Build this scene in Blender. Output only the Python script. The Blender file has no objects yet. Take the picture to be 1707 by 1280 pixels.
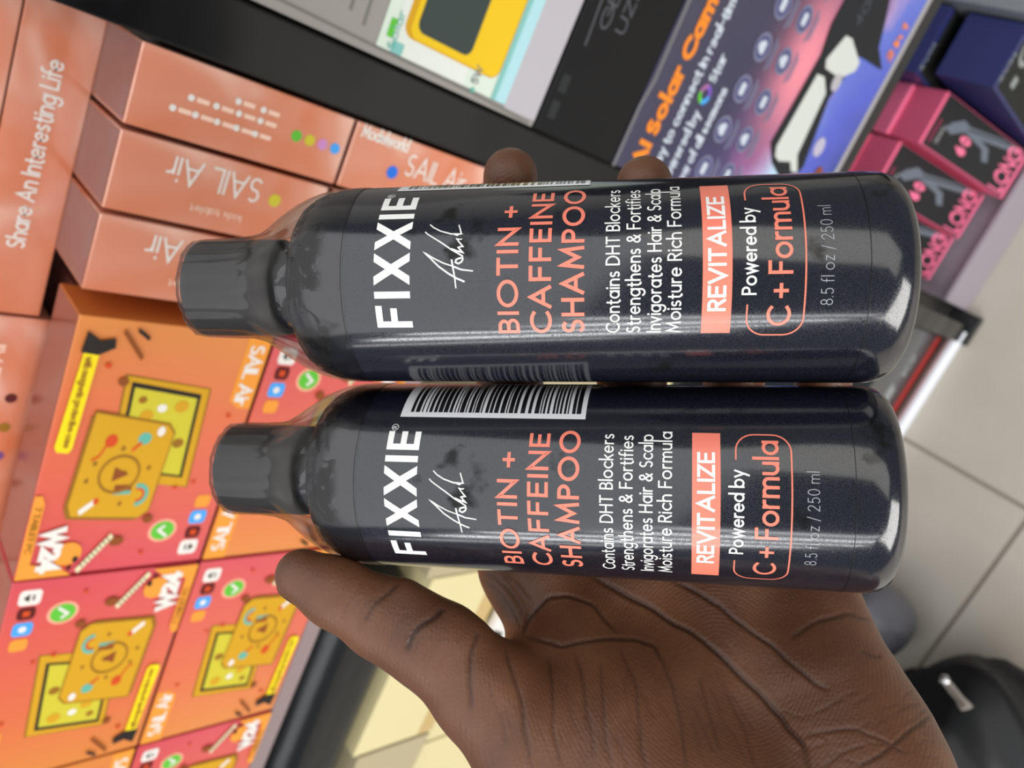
import bpy, bmesh, math, random
import numpy as np
from mathutils import Vector, Matrix

# ------------------------------------------------------------------ camera, light
D = 0.42                      # distance from the lens to the front of the display shelf
H = 3.95 * D                  # height of the lens above the floor
F_PX = 1280.0                 # focal length in pixels of the 1707 x 1280 frame
# world axes (rows) seen from the camera, which is held in portrait (right, down, forward)
RW = np.array([[0.87042424, 0.3918139, -0.29806628],
               [0.48868432, -0.61439383, 0.61944157],
               [0.05957574, -0.68483727, -0.72625659]])
CAM = np.array([0.0, 0.0, H])
scene = bpy.context.scene
col = scene.collection
cam_data = bpy.data.cameras.new('camera')
cam_data.sensor_width = 36.0
cam_data.lens = F_PX / 1707.0 * 36.0
cam_data.clip_start = 0.01
cam_data.dof.use_dof = True
cam_data.dof.focus_distance = 0.182
cam_data.dof.aperture_fstop = 17.0
cam = bpy.data.objects.new('camera', cam_data)
col.objects.link(cam)
cx, cy, cz = RW @ np.array([0, 1, 0]), RW @ np.array([1, 0, 0]), RW @ np.array([0, 0, -1])
cam.matrix_world = Matrix(((cx[0], cy[0], cz[0], CAM[0]), (cx[1], cy[1], cz[1], CAM[1]),
                           (cx[2], cy[2], cz[2], CAM[2]), (0, 0, 0, 1)))
scene.camera = cam

world = bpy.data.worlds.new('world')
scene.world = world
world.use_nodes = True
wn = world.node_tree.nodes
wn['Background'].inputs[0].default_value = (0.86, 0.92, 1.0, 1)
wn['Background'].inputs[1].default_value = 0.24


def area(name, loc, target, sx, sy, watts, color=(1, 1, 1)):
    ld = bpy.data.lights.new(name, 'AREA')
    ld.shape = 'RECTANGLE'
    ld.size, ld.size_y, ld.energy, ld.color = sx, sy, watts, color
    o = bpy.data.objects.new(name, ld)
    col.objects.link(o)
    o.location = loc
    o.rotation_euler = (Vector(target) - Vector(loc)).to_track_quat('-Z', 'Y').to_euler()
    return o


area('shop_front_daylight', (0.0, -3.3, 1.7), (-0.1, 0.4, 1.1), 2.6, 1.7, 118, (1.0, 0.98, 0.95))


def reflection_light(x, y, sx, sy, watts, turn=0.0, color=(0.97, 0.98, 1.0)):  # added overhead lamps, sized and placed for reflections in the bottles
    area('reflection_light', (x, y, 2.75), (x, y, 0.0), sx, sy, watts, color).rotation_euler = (0, 0, math.radians(turn))


reflection_light(-0.48, 0.12, 3.4, 2.1, 33, 25)          # soft overhead panel, added for the broad grey reflection on the bottles
reflection_light(1.65, -1.15, 1.5, 2.4, 20, 0, (1.0, 0.96, 0.88))
for lx, lw, lp in ((-1.15, 0.18, 9.0), (-1.60, 0.22, 20.0), (-2.15, 0.14, 20.0), (-2.9, 0.40, 42.0), (-4.2, 0.5, 22.0)):
    reflection_light(lx, -2.2, lw, 2.3, lp)  # added strips that draw the bright streaks near the bottle bases

scene.view_settings.view_transform = 'Standard'
scene.view_settings.look = 'None'
scene.view_settings.exposure = -0.2
scene.view_settings.gamma = 1.0
scene.view_settings.use_curve_mapping = False


# ------------------------------------------------------------------ helpers
def lin(c):
    return c / 12.92 if c <= 0.04045 else ((c + 0.055) / 1.055) ** 2.4


def rgb(h):
    h = h.lstrip('#')
    return tuple(lin(int(h[i:i + 2], 16) / 255.0) for i in (0, 2, 4)) + (1.0,)


MATS = {}


def mat(name, color='#808080', rough=0.5, metal=0.0, coat=0.0, spec=0.5, alpha=1.0, trans=0.0):
    if name in MATS:
        return MATS[name]
    if name.startswith('print_'):
        spec, rough = .18, .55
    m = bpy.data.materials.new(name)
    m.use_nodes = True
    b = m.node_tree.nodes['Principled BSDF']
    b.inputs['Base Color'].default_value = rgb(color)
    b.inputs['Roughness'].default_value = rough
    b.inputs['Metallic'].default_value = metal
    b.inputs['Coat Weight'].default_value = coat
    b.inputs['Coat Roughness'].default_value = 0.12
    b.inputs['Specular IOR Level'].default_value = spec
    b.inputs['Alpha'].default_value = alpha
    b.inputs['Transmission Weight'].default_value = trans
    MATS[name] = m
    return m


def nodes_of(m):
    nt = m.node_tree
    return nt, nt.nodes, nt.nodes['Principled BSDF']


def add_bump(m, scale, strength, dist=0.001, detail=3.0):
    nt, n, b = nodes_of(m)
    tc = n.new('ShaderNodeTexCoord')
    no = n.new('ShaderNodeTexNoise')
    no.inputs['Scale'].default_value = scale
    no.inputs['Detail'].default_value = detail
    bu = n.new('ShaderNodeBump')
    bu.inputs['Strength'].default_value = strength
    bu.inputs['Distance'].default_value = dist
    nt.links.new(tc.outputs['Object'], no.inputs['Vector'])
    nt.links.new(no.outputs['Fac'], bu.inputs['Height'])
    nt.links.new(bu.outputs['Normal'], b.inputs['Normal'])
    return bu


def ramp(n, stops):
    r = n.new('ShaderNodeValToRGB')
    e = r.color_ramp.elements
    while len(e) < len(stops):
        e.new(0.5)
    for el, (p, c) in zip(e, stops):
        el.position = p
        el.color = rgb(c) if isinstance(c, str) else c
    return r


class MB:
    """collects shapes and links them as ONE mesh object"""

    def __init__(self):
        self.v, self.f, self.mi, self.mats = [], [], [], []

    def slot(self, m):
        if m not in self.mats:
            self.mats.append(m)
        return self.mats.index(m)

    def face(self, pts, m):
        k = len(self.v)
        self.v += [tuple(p) for p in pts]
        self.f.append(tuple(range(k, k + len(pts))))
        self.mi.append(self.slot(m))

    def grid(self, rows, m, close=False):
        k = len(self.v)
        w = len(rows[0])
        for r in rows:
            self.v += [tuple(p) for p in r]
        s = self.slot(m)
        for i in range(len(rows) - 1):
            for j in range(w if close else w - 1):
                j2 = (j + 1) % w
                self.f.append((k + i * w + j, k + i * w + j2, k + (i + 1) * w + j2, k + (i + 1) * w + j))
                self.mi.append(s)

    def box(self, x0, x1, y0, y1, z0, z1, m, bev=0.0008):
        bm = bmesh.new()
        bmesh.ops.create_cube(bm, size=1.0)
        for v in bm.verts:
            v.co = Vector((x0 + (v.co.x + .5) * (x1 - x0), y0 + (v.co.y + .5) * (y1 - y0), z0 + (v.co.z + .5) * (z1 - z0)))
        if bev > 0:
            bmesh.ops.bevel(bm, geom=list(bm.edges), offset=bev, segments=2, profile=0.6, affect='EDGES')
        self.from_bm(bm, m)

    def from_bm(self, bm, m):
        k = len(self.v)
        bm.verts.index_update()
        self.v += [tuple(v.co) for v in bm.verts]
        s = self.slot(m)
        for f in bm.faces:
            self.f.append(tuple(k + v.index for v in f.verts))
            self.mi.append(s)
        bm.free()

    def build(self, name, parent=None, loc=(0, 0, 0), smooth=False, shift=True):
        me = bpy.data.meshes.new(name)
        L = np.array(loc)
        vs = [(a[0] - L[0], a[1] - L[1], a[2] - L[2]) for a in self.v] if shift else self.v
        me.from_pydata(vs, [], self.f)
        for m in self.mats:
            me.materials.append(m)
        me.polygons.foreach_set('material_index', self.mi)
        if smooth:
            me.polygons.foreach_set('use_smooth', [True] * len(me.polygons))
        me.update()
        o = bpy.data.objects.new(name, me)
        col.objects.link(o)
        o.location = loc
        if parent is not None:
            o.parent = parent
        return o


def tag(o, label=None, cat=None, group=None, kind=None):
    if label: o['label'] = label
    if cat: o['category'] = cat
    if group: o['group'] = group
    if kind: o['kind'] = kind
    return o


def empty(name, loc=(0, 0, 0)):
    o = bpy.data.objects.new(name, None)
    o.empty_display_size = 0.02
    col.objects.link(o)
    o.location = loc
    return o


def copy_tree(o, parent=None):
    c = o.copy()
    col.objects.link(c)
    if parent is not None:
        c.parent = parent
    for ch in list(o.children):
        copy_tree(ch, c)
    return c


def PX(x, y, Z):
    """world point seen at photo pixel (x, y) at depth Z metres"""
    c = np.array([(1280 - y - 640) / F_PX, (x - 853.5) / F_PX, 1.0]) * Z
    return CAM + RW @ c


def S(X, Y, Z):
    """shelf units (1 = lens-to-shelf distance, Z from lens height) -> metres"""
    return (X * D, Y * D, H + Z * D)


def shelf_box(mb, X0, X1, Y0, Y1, Z0, Z1, m, bev=0.0008):
    a, b = S(X0, Y0, Z0), S(X1, Y1, Z1)
    mb.box(a[0], b[0], a[1], b[1], a[2], b[2], m, bev)


# ------------------------------------------------------------------ stroke lettering
def arc(cx, cy, rx, ry, a0, a1, n=None):
    n = n or max(4, int(abs(a1 - a0) / 12))
    return [(cx + rx * math.cos(math.radians(a0 + (a1 - a0) * i / n)),
             cy + ry * math.sin(math.radians(a0 + (a1 - a0) * i / n))) for i in range(n + 1)]


XH = 0.66
GL = {
    'A': (.80, [[(0, 0), (.40, 1), (.80, 0)], [(.14, .33), (.66, .33)]]),
    'B': (.52, [[(0, 0), (0, 1), (.25, 1)] + arc(.25, .76, .24, .24, 90, -90) + [(0, .52)],
                [(0, .52), (.27, .52)] + arc(.27, .26, .26, .26, 90, -90) + [(0, 0)]]),
    'C': (.78, [arc(.5, .5, .5, .5, 48, 312)]),
    'D': (.72, [[(0, 0), (0, 1), (.22, 1)] + arc(.22, .5, .5, .5, 90, -90) + [(0, 0)]]),
    'E': (.50, [[(0, 0), (0, 1)], [(0, 1), (.5, 1)], [(0, .52), (.45, .52)], [(0, 0), (.5, 0)]]),
    'F': (.48, [[(0, 0), (0, 1)], [(0, 1), (.48, 1)], [(0, .50), (.42, .50)]]),
    'G': (.86, [arc(.5, .5, .5, .5, 45, 360) + [(.58, .5)]]),
    'H': (.68, [[(0, 0), (0, 1)], [(.68, 0), (.68, 1)], [(0, .52), (.68, .52)]]),
    'I': (.0, [[(0, 0), (0, 1)]]),
    'K': (.58, [[(0, 0), (0, 1)], [(.56, 1), (0, .45)], [(.18, .62), (.58, 0)]]),
    'L': (.46, [[(0, 1), (0, 0), (.46, 0)]]),
    'M': (.88, [[(0, 0), (.10, 1), (.44, .22), (.78, 1), (.88, 0)]]),
    'N': (.70, [[(0, 0), (0, 1), (.70, 0), (.70, 1)]]),
    'O': (1.0, [arc(.5, .5, .5, .5, 0, 360, 40)]),
    'P': (.52, [[(0, 0), (0, 1), (.26, 1)] + arc(.26, .74, .26, .26, 90, -90) + [(0, .48)]]),
    'R': (.54, [[(0, 0), (0, 1), (.26, 1)] + arc(.26, .75, .25, .25, 90, -90) + [(0, .50)], [(.24, .50), (.54, 0)]]),
    'S': (.50, [arc(.25, .755, .225, .245, 50, 270) + arc(.25, .255, .25, .255, 90, -140)]),
    'T': (.60, [[(0, 1), (.60, 1)], [(.30, 1), (.30, 0)]]),
    'U': (.62, [[(0, 1), (0, .31)] + arc(.31, .31, .31, .31, 180, 360) + [(.62, 1)]]),
    'Y': (.66, [[(0, 1), (.33, .48), (.66, 1)], [(.33, .48), (.33, 0)]]),
    'V': (.76, [[(0, 1), (.38, 0), (.76, 1)]]),
    'W': (1.1, [[(0, 1), (.28, 0), (.55, .95), (.82, 0), (1.1, 1)]]),
    'X': (.70, [[(0, 0), (.70, 1)], [(0, 1), (.70, 0)]]),
    'Z': (.58, [[(0, 1), (.58, 1), (0, 0), (.58, 0)]]),
    'a': (.60, [arc(.30, .33, .30, .33, 0, 360, 30), [(.60, XH), (.60, 0)]]),
    'b': (.60, [arc(.30, .33, .30, .33, 0, 360, 30), [(0, 1.05), (0, 0)]]),
    'c': (.50, [arc(.32, .33, .32, .33, 48, 312)]),
    'd': (.60, [arc(.30, .33, .30, .33, 0, 360, 30), [(.60, 1.05), (.60, 0)]]),
    'e': (.60, [[(.0, .35), (.60, .35)] + arc(.30, .33, .30, .33, 5, 315)]),
    'f': (.30, [arc(.30, .85, .18, .19, 75, 180) + [(.12, 0)], [(0, .62), (.30, .62)]]),
    'g': (.60, [arc(.30, .33, .30, .33, 0, 360, 30), [(.60, XH), (.60, -.05)] + arc(.31, -.05, .29, .24, 0, -150)]),
    'h': (.50, [[(0, 1.05), (0, 0)], arc(.25, .41, .25, .25, 180, 0) + [(.50, 0)]]),
    'i': (.0, [[(0, XH), (0, 0)], [(0, .92), (0, .95)]]),
    'k': (.46, [[(0, 1.05), (0, 0)], [(.42, XH), (0, .28)], [(.15, .42), (.46, 0)]]),
    'l': (.0, [[(0, 1.05), (0, 0)]]),
    'm': (.84, [[(0, XH), (0, 0)], arc(.21, .45, .21, .21, 180, 0) + [(.42, 0)], arc(.63, .45, .21, .21, 180, 0) + [(.84, 0)]]),
    'n': (.50, [[(0, XH), (0, 0)], arc(.25, .41, .25, .25, 180, 0) + [(.50, 0)]]),
    'o': (.64, [arc(.32, .33, .32, .33, 0, 360, 30)]),
    'p': (.60, [arc(.30, .33, .30, .33, 0, 360, 30), [(0, XH), (0, -.30)]]),
    'r': (.28, [[(0, XH), (0, 0)], arc(.24, .40, .24, .26, 180, 80)]),
    's': (.38, [arc(.19, .495, .165, .165, 45, 270) + arc(.19, .165, .19, .165, 90, -140)]),
    't': (.28, [[(.12, .92), (.12, .14)] + arc(.27, .14, .15, .15, 180, 290), [(0, .62), (.28, .62)]]),
    'u': (.50, [[(0, XH), (0, .25)] + arc(.25, .25, .25, .25, 180, 360) + [(.50, XH)], [(.50, XH), (.50, 0)]]),
    'v': (.52, [[(0, XH), (.26, 0), (.52, XH)]]),
    'w': (.80, [[(0, XH), (.20, 0), (.40, XH), (.60, 0), (.80, XH)]]),
    'x': (.48, [[(0, 0), (.48, XH)], [(0, XH), (.48, 0)]]),
    'y': (.52, [[(0, XH), (.26, 0)], [(.52, XH), (.14, -.30)]]),
    'z': (.44, [[(0, XH), (.44, XH), (0, 0), (.44, 0)]]),
    '0': (.56, [arc(.28, .5, .28, .5, 0, 360, 34)]),
    '1': (.25, [[(0, .82), (.25, 1), (.25, 0)]]),
    '2': (.54, [arc(.27, .73, .26, .27, 165, -35) + [(0, 0), (.54, 0)]]),
    '3': (.50, [arc(.24, .75, .22, .25, 150, -90) + arc(.24, .25, .26, .25, 90, -150)]),
    '4': (.60, [[(.44, 0), (.44, 1), (0, .28), (.60, .28)]]),
    '5': (.52, [[(.46, 1), (.10, 1), (.05, .56)] + arc(.25, .32, .27, .32, 125, -145)]),
    '6': (.54, [arc(.27, .30, .27, .30, 0, 360, 26), [(.03, .42), (.38, 1)]]),
    '7': (.54, [[(0, 1), (.54, 1), (.14, 0)]]),
    '8': (.54, [arc(.27, .75, .22, .25, 0, 360, 24), arc(.27, .26, .27, .26, 0, 360, 26)]),
    '9': (.54, [arc(.27, .70, .27, .30, 0, 360, 26), [(.51, .58), (.16, 0)]]),
    '+': (.54, [[(0, .45), (.54, .45)], [(.27, .18), (.27, .72)]]),
    '&': (.68, [[(.66, 0), (.16, .66)] + arc(.32, .79, .20, .21, 210, -30) + [(.14, .44)] + arc(.27, .23, .25, .23, 140, 330) + [(.66, .46)]]),
    '/': (.36, [[(0, -.08), (.36, 1.02)]]),
    '.': (.0, [[(0, 0), (0, .03)]]),
    '%': (.7, [arc(.15, .8, .15, .2, 0, 360, 14), arc(.55, .2, .15, .2, 0, 360, 14), [(.1, 0), (.6, 1)]]),
    '-': (.34, [[(0, .4), (.34, .4)]]),
    ':': (.0, [[(0, .05), (0, .08)], [(0, .55), (0, .58)]]),
    '!': (.0, [[(0, 1), (0, .3)], [(0, 0), (0, .03)]]),
}


def text_lines(txt, gap=0.22, space=0.34):
    out, x = [], 0.0
    for ch in txt:
        if ch == ' ':
            x += space
            continue
        w, pls = GL[ch]
        out += [[(x + p[0], p[1]) for p in pl] for pl in pls]
        x += w + gap
    return out, x - gap


def resample(pl, step):
    out = [pl[0]]
    for a, b in zip(pl[:-1], pl[1:]):
        L = math.hypot(b[0] - a[0], b[1] - a[1])
        n = max(1, int(math.ceil(L / step)))
        for i in range(1, n + 1):
            out.append((a[0] + (b[0] - a[0]) * i / n, a[1] + (b[1] - a[1]) * i / n))
    return out


class Panel:
    """prints shapes given in panel units (u, v) onto a surface through fmap(u, v, layer)"""

    def __init__(self, mb, fmap, step=1e9):
        self.mb, self.step, self.k = mb, step, 0
        self.fmap = lambda u, v, layer=1: fmap(u, v, layer + 0.09 * self.k)

    def nxt(self):
        self.k = (self.k + 1) % 10

    def poly(self, pts, m, layer=1):
        self.nxt()
        self.mb.face([self.fmap(u, v, layer) for u, v in pts], m)

    def quad(self, a, b, c, d, m, layer=1):
        """a-b one side, d-c the opposite one; cut along a-d"""
        self.nxt()
        L = max(math.hypot(d[0] - a[0], d[1] - a[1]), 1e-9)
        n = max(1, int(math.ceil(L / self.step)))
        mix = lambda p, q, t: (p[0] + (q[0] - p[0]) * t, p[1] + (q[1] - p[1]) * t)
        rows = []
        for i in range(n + 1):
            p, q = mix(a, d, i / n), mix(b, c, i / n)
            rows.append([self.fmap(*p, layer), self.fmap(*q, layer)])
        self.mb.grid(rows, m)

    def rect(self, u0, v0, u1, v1, m, layer=1):
        self.quad((u0, v0), (u0, v1), (u1, v1), (u1, v0), m, layer)

    def rrect(self, u0, v0, u1, v1, r, m, layer=1):
        self.poly(arc(u1 - r, v1 - r, r, r, 0, 90, 6) + arc(u0 + r, v1 - r, r, r, 90, 180, 6)
                  + arc(u0 + r, v0 + r, r, r, 180, 270, 6) + arc(u1 - r, v0 + r, r, r, 270, 360, 6), m, layer)

    def disc(self, u, v, r, m, layer=1, ry=None, n=24):
        self.poly(arc(u, v, r, ry or r, 0, 360, n)[:-1], m, layer)

    def stroke(self, pl, w, m, layer=1, cap=True, taper=None):
        self.nxt()
        closed = len(pl) > 3 and math.hypot(pl[0][0] - pl[-1][0], pl[0][1] - pl[-1][1]) < 1e-6
        pl = resample(pl, self.step)
        P = np.array(pl, float)
        if cap and not closed:
            d0, d1 = P[0] - P[1], P[-1] - P[-2]
            P[0] += d0 / (np.linalg.norm(d0) + 1e-12) * w / 2
            P[-1] += d1 / (np.linalg.norm(d1) + 1e-12) * w / 2
        n = len(P)
        rows = []
        for i in range(n):
            if closed:
                a, b = P[i - 1] if i > 0 else P[-2], P[i + 1] if i < n - 1 else P[1]
            else:
                a, b = P[max(i - 1, 0)], P[min(i + 1, n - 1)]
            d1, d2 = P[i] - a, b - P[i]
            l1, l2 = np.linalg.norm(d1), np.linalg.norm(d2)
            if l1 < 1e-12: d1, l1 = d2, l2
            if l2 < 1e-12: d2, l2 = d1, l1
            d1, d2 = d1 / l1, d2 / l2
            t = d1 + d2
            lt = np.linalg.norm(t)
            t = t / lt if lt > 1e-6 else d1
            nr = np.array([-t[1], t[0]])
            k = 1.0 / max(0.3, float(np.array([-d1[1], d1[0]]) @ nr))
            ww = w * (taper[0] + (taper[1] - taper[0]) * i / (n - 1) if taper else 1.0)
            q0, q1 = P[i] + nr * ww / 2 * k, P[i] - nr * ww / 2 * k
            rows.append([self.fmap(*q0, layer), self.fmap(*q1, layer)])
        self.mb.grid(rows, m)

    def text(self, txt, u, v, size, m, weight=0.12, width=None, sx=1.0, gap=0.22, layer=1, cap=True, ang=0.0, space=0.34):
        lines, W = text_lines(txt, gap, space)
        k = weight
        if width is not None:
            sx = width / (W * size)
        ca, sa = math.cos(ang), math.sin(ang)
        for pl in lines:
            q = []
            for a, b in pl:
                bb = k / 2 + b * (1 - k) if 0 <= b <= 1 else b
                x, y = a * size * sx, bb * size
                q.append((u + x * ca - y * sa, v + x * sa + y * ca))
            self.stroke(q, k * size, m, layer, cap)


def flat(origin, eu, ev, n, eps=0.0002):
    o, eu, ev, n = [np.array(a, float) for a in (origin, eu, ev, n)]
    return lambda u, v, layer=1: o + eu * u + ev * v + n * eps * layer


# ------------------------------------------------------------------ setting
def mix_mat(name, c1, c2, scale, rough, detail=4.0):
    m = mat(name, c1, rough)
    nt, n, b = nodes_of(m)
    tc, no = n.new('ShaderNodeTexCoord'), n.new('ShaderNodeTexNoise')
    no.inputs['Scale'].default_value = scale
    no.inputs['Detail'].default_value = detail
    r = ramp(n, [(0.3, c1), (0.7, c2)])
    nt.links.new(tc.outputs['Object'], no.inputs['Vector'])
    nt.links.new(no.outputs['Fac'], r.inputs[0])
    nt.links.new(r.outputs[0], b.inputs['Base Color'])
    return m


tile = mix_mat('floor_tile', '#bab3a6', '#c3bcb0', 6, 0.32)
grout = mat('grout', '#8f877b', 0.8)
f = MB()
# tiles of 0.6 m with grout gaps, seams where the photograph shows them
sx0, sy0, T, g = -0.585 * D, 0.403 * D, 0.6, 0.004
for i in range(-5, 5):
    for j in range(-6, 3):
        x0, y0 = sx0 + i * T, sy0 + j * T
        f.box(x0 + g, x0 + T - g, y0 + g, y0 + T - g, -0.01, 0.0, tile, 0.001)
f.box(sx0 - 5 * T, sx0 + 5 * T, sy0 - 6 * T, sy0 + 3 * T, -0.02, -0.0015, grout, 0)
tag(f.build('floor'), kind='structure')
w = MB()
w.box(-3, 3, 1.55, 1.61, 0, 3.0, mat('wall_paint', '#d8d6d0', 0.7), 0)
tag(w.build('wall_back'), kind='structure')

# ------------------------------------------------------------------ display shelf
black_gloss = mat('black_gloss', '#08090c', 0.15, spec=.42)
add_bump(black_gloss, 9, .25, .02, 1.0)
black_satin = mat('black_satin', '#17181a', 0.38)
mauve = mat('shelf_edge_mauve', '#8d7c7d', 0.5)
grey_edge = mat('shelf_base_grey', '#a49aa4', 0.4)
white_plastic = mat('white_plastic', '#e9ebf2', 0.25)

shelf = empty('display_shelf', S(-0.04, 1.0, -3.95))
tag(shelf, 'black glossy display shelf with tall post between orange and dark boxes', 'shelf')


def shelf_part(name, mb, label=None, smooth=False):
    o = mb.build(name, None, tuple(shelf.location), smooth)
    o.location = (0, 0, 0)
    o.parent = shelf
    if label: o['label'] = label
    return o


m = MB(); shelf_box(m, -.080, -.001, 1.0, 1.6, -3.90, .9, black_gloss, 0.0015); shelf_part('post', m)
m = MB(); shelf_box(m, -.082, .055, .975, 1.10, -3.95, -3.89, black_satin, 0.002); shelf_part('post_foot', m)
m = MB(); shelf_box(m, -2.6, -.081, 1.0, 1.62, -.932, -.892, mauve, 0.0015); shelf_part('shelf_board', m, 'mauve grey front edge under the orange boxes')
m = MB(); shelf_box(m, 0.0, 1.9, 1.0, 1.17, -2.085, -2.035, black_satin, 0.001); shelf_part('shelf_board', m, 'black board under the large camera box')
m = MB(); shelf_box(m, 0.057, 1.9, 1.055, 1.074, -3.95, -3.612, grey_edge, 0.002); shelf_box(m, 0.057, 1.9, 1.08, 1.72, -3.95, -3.672, grey_edge, 0.002); shelf_part('base_plinth', m, 'pale grey plinth under the pink boxes')
m = MB(); shelf_box(m, -2.6, -.083, 1.06, 1.62, -1.915, -1.875, black_satin, 0.001); shelf_part('shelf_board', m)
m = MB(); shelf_box(m, -2.6, 1.9, 1.74, 1.78, -3.95, -.6, black_satin, 0.001); shelf_part('back_panel', m)
m = MB(); shelf_box(m, -2.6, -.44, 1.125, 1.60, -.89, -.352, mat('riser_maroon', '#5a2a22', .5), 0.001); shelf_part('riser', m)
m = MB()
rows = []
for X in np.linspace(-2.4, -.028, 12):
    rows.append([S(X, 1.02 + .030 * math.cos(a), -3.905 + .042 * math.sin(a)) for a in np.linspace(0, 2 * math.pi, 17)])
m.grid(rows, white_plastic)
m.face([S(-.028, 1.02 + .030 * math.cos(a), -3.905 + .042 * math.sin(a)) for a in np.linspace(0, 2 * math.pi, 17)[:-1]], white_plastic)
shelf_part('base_rail', m, 'rounded white rail along the floor', True)

# ------------------------------------------------------------------ tablet boxes
BW, BH, BD = .430 * D, .276 * D, .102 * D
tb_or = mat('tablet_box_print', '#e5825a', 0.30, coat=0.5)
nt, n, b = nodes_of(tb_or)
tc, sp = n.new('ShaderNodeTexCoord'), n.new('ShaderNodeSeparateXYZ')
mr = n.new('ShaderNodeMapRange')
mr.inputs[1].default_value, mr.inputs[2].default_value = -BW / 2, BW / 2
r = ramp(n, [(0.0, '#d8843e'), (0.35, '#d86c44'), (0.75, '#d45a4e'), (1.0, '#cf4c56')])
nt.links.new(tc.outputs['Object'], sp.inputs[0])
nt.links.new(sp.outputs[0], mr.inputs[0])
nt.links.new(mr.outputs[0], r.inputs[0])
nt.links.new(r.outputs[0], b.inputs['Base Color'])

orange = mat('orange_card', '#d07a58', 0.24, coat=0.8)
nt, n, b = nodes_of(orange)          # printed card, pale sheen of creased film painted into its colour
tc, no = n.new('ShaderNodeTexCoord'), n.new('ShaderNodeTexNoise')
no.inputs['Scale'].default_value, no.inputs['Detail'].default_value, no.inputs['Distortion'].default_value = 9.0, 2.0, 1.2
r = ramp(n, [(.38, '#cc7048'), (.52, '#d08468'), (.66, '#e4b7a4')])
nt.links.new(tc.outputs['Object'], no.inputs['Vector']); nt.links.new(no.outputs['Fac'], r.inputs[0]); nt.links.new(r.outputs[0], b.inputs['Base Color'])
tab_or = mat('print_amber', '#e8963a', 0.4)
yel = mat('print_yellow', '#ecd41c', 0.4)
gold = mat('print_gold', '#cc9a22', 0.4)
gold_d = mat('print_gold_dark', '#946620', 0.4)
lime = mat('print_lime', '#c8bc38', 0.4)
white = mat('print_white', '#e2ddd6', 0.4)
soft_white = mat('print_soft_white', '#f0c9b4', 0.4)
dark = mat('print_dark', '#2a2422', 0.4)
maroon = mat('print_maroon', '#5a1f1c', 0.4)
blue = mat('print_blue', '#4aa0ea', 0.4)
green = mat('print_green', '#5fb93c', 0.4)
pale_pink = mat('print_pale_pink', '#f0a890', 0.4)
teal = mat('print_teal', '#5fae9c', 0.4)
redp = mat('print_red', '#cc4a22', 0.4)
brown = mat('print_brown', '#8a4a22', 0.4)
ivory = mat('print_ivory', '#ddd6ae', 0.4)


def wrap_bump(m, scale=18, strength=0.12):
    return add_bump(m, scale, strength, 0.002, 1.0)


for mm in (orange, tb_or):
    wrap_bump(mm)


tb_top_shade = mat('tablet_box_top_shade', '#87402e', 0.35, coat=.4)  # shade on the box tops put into a darker card colour


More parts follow.
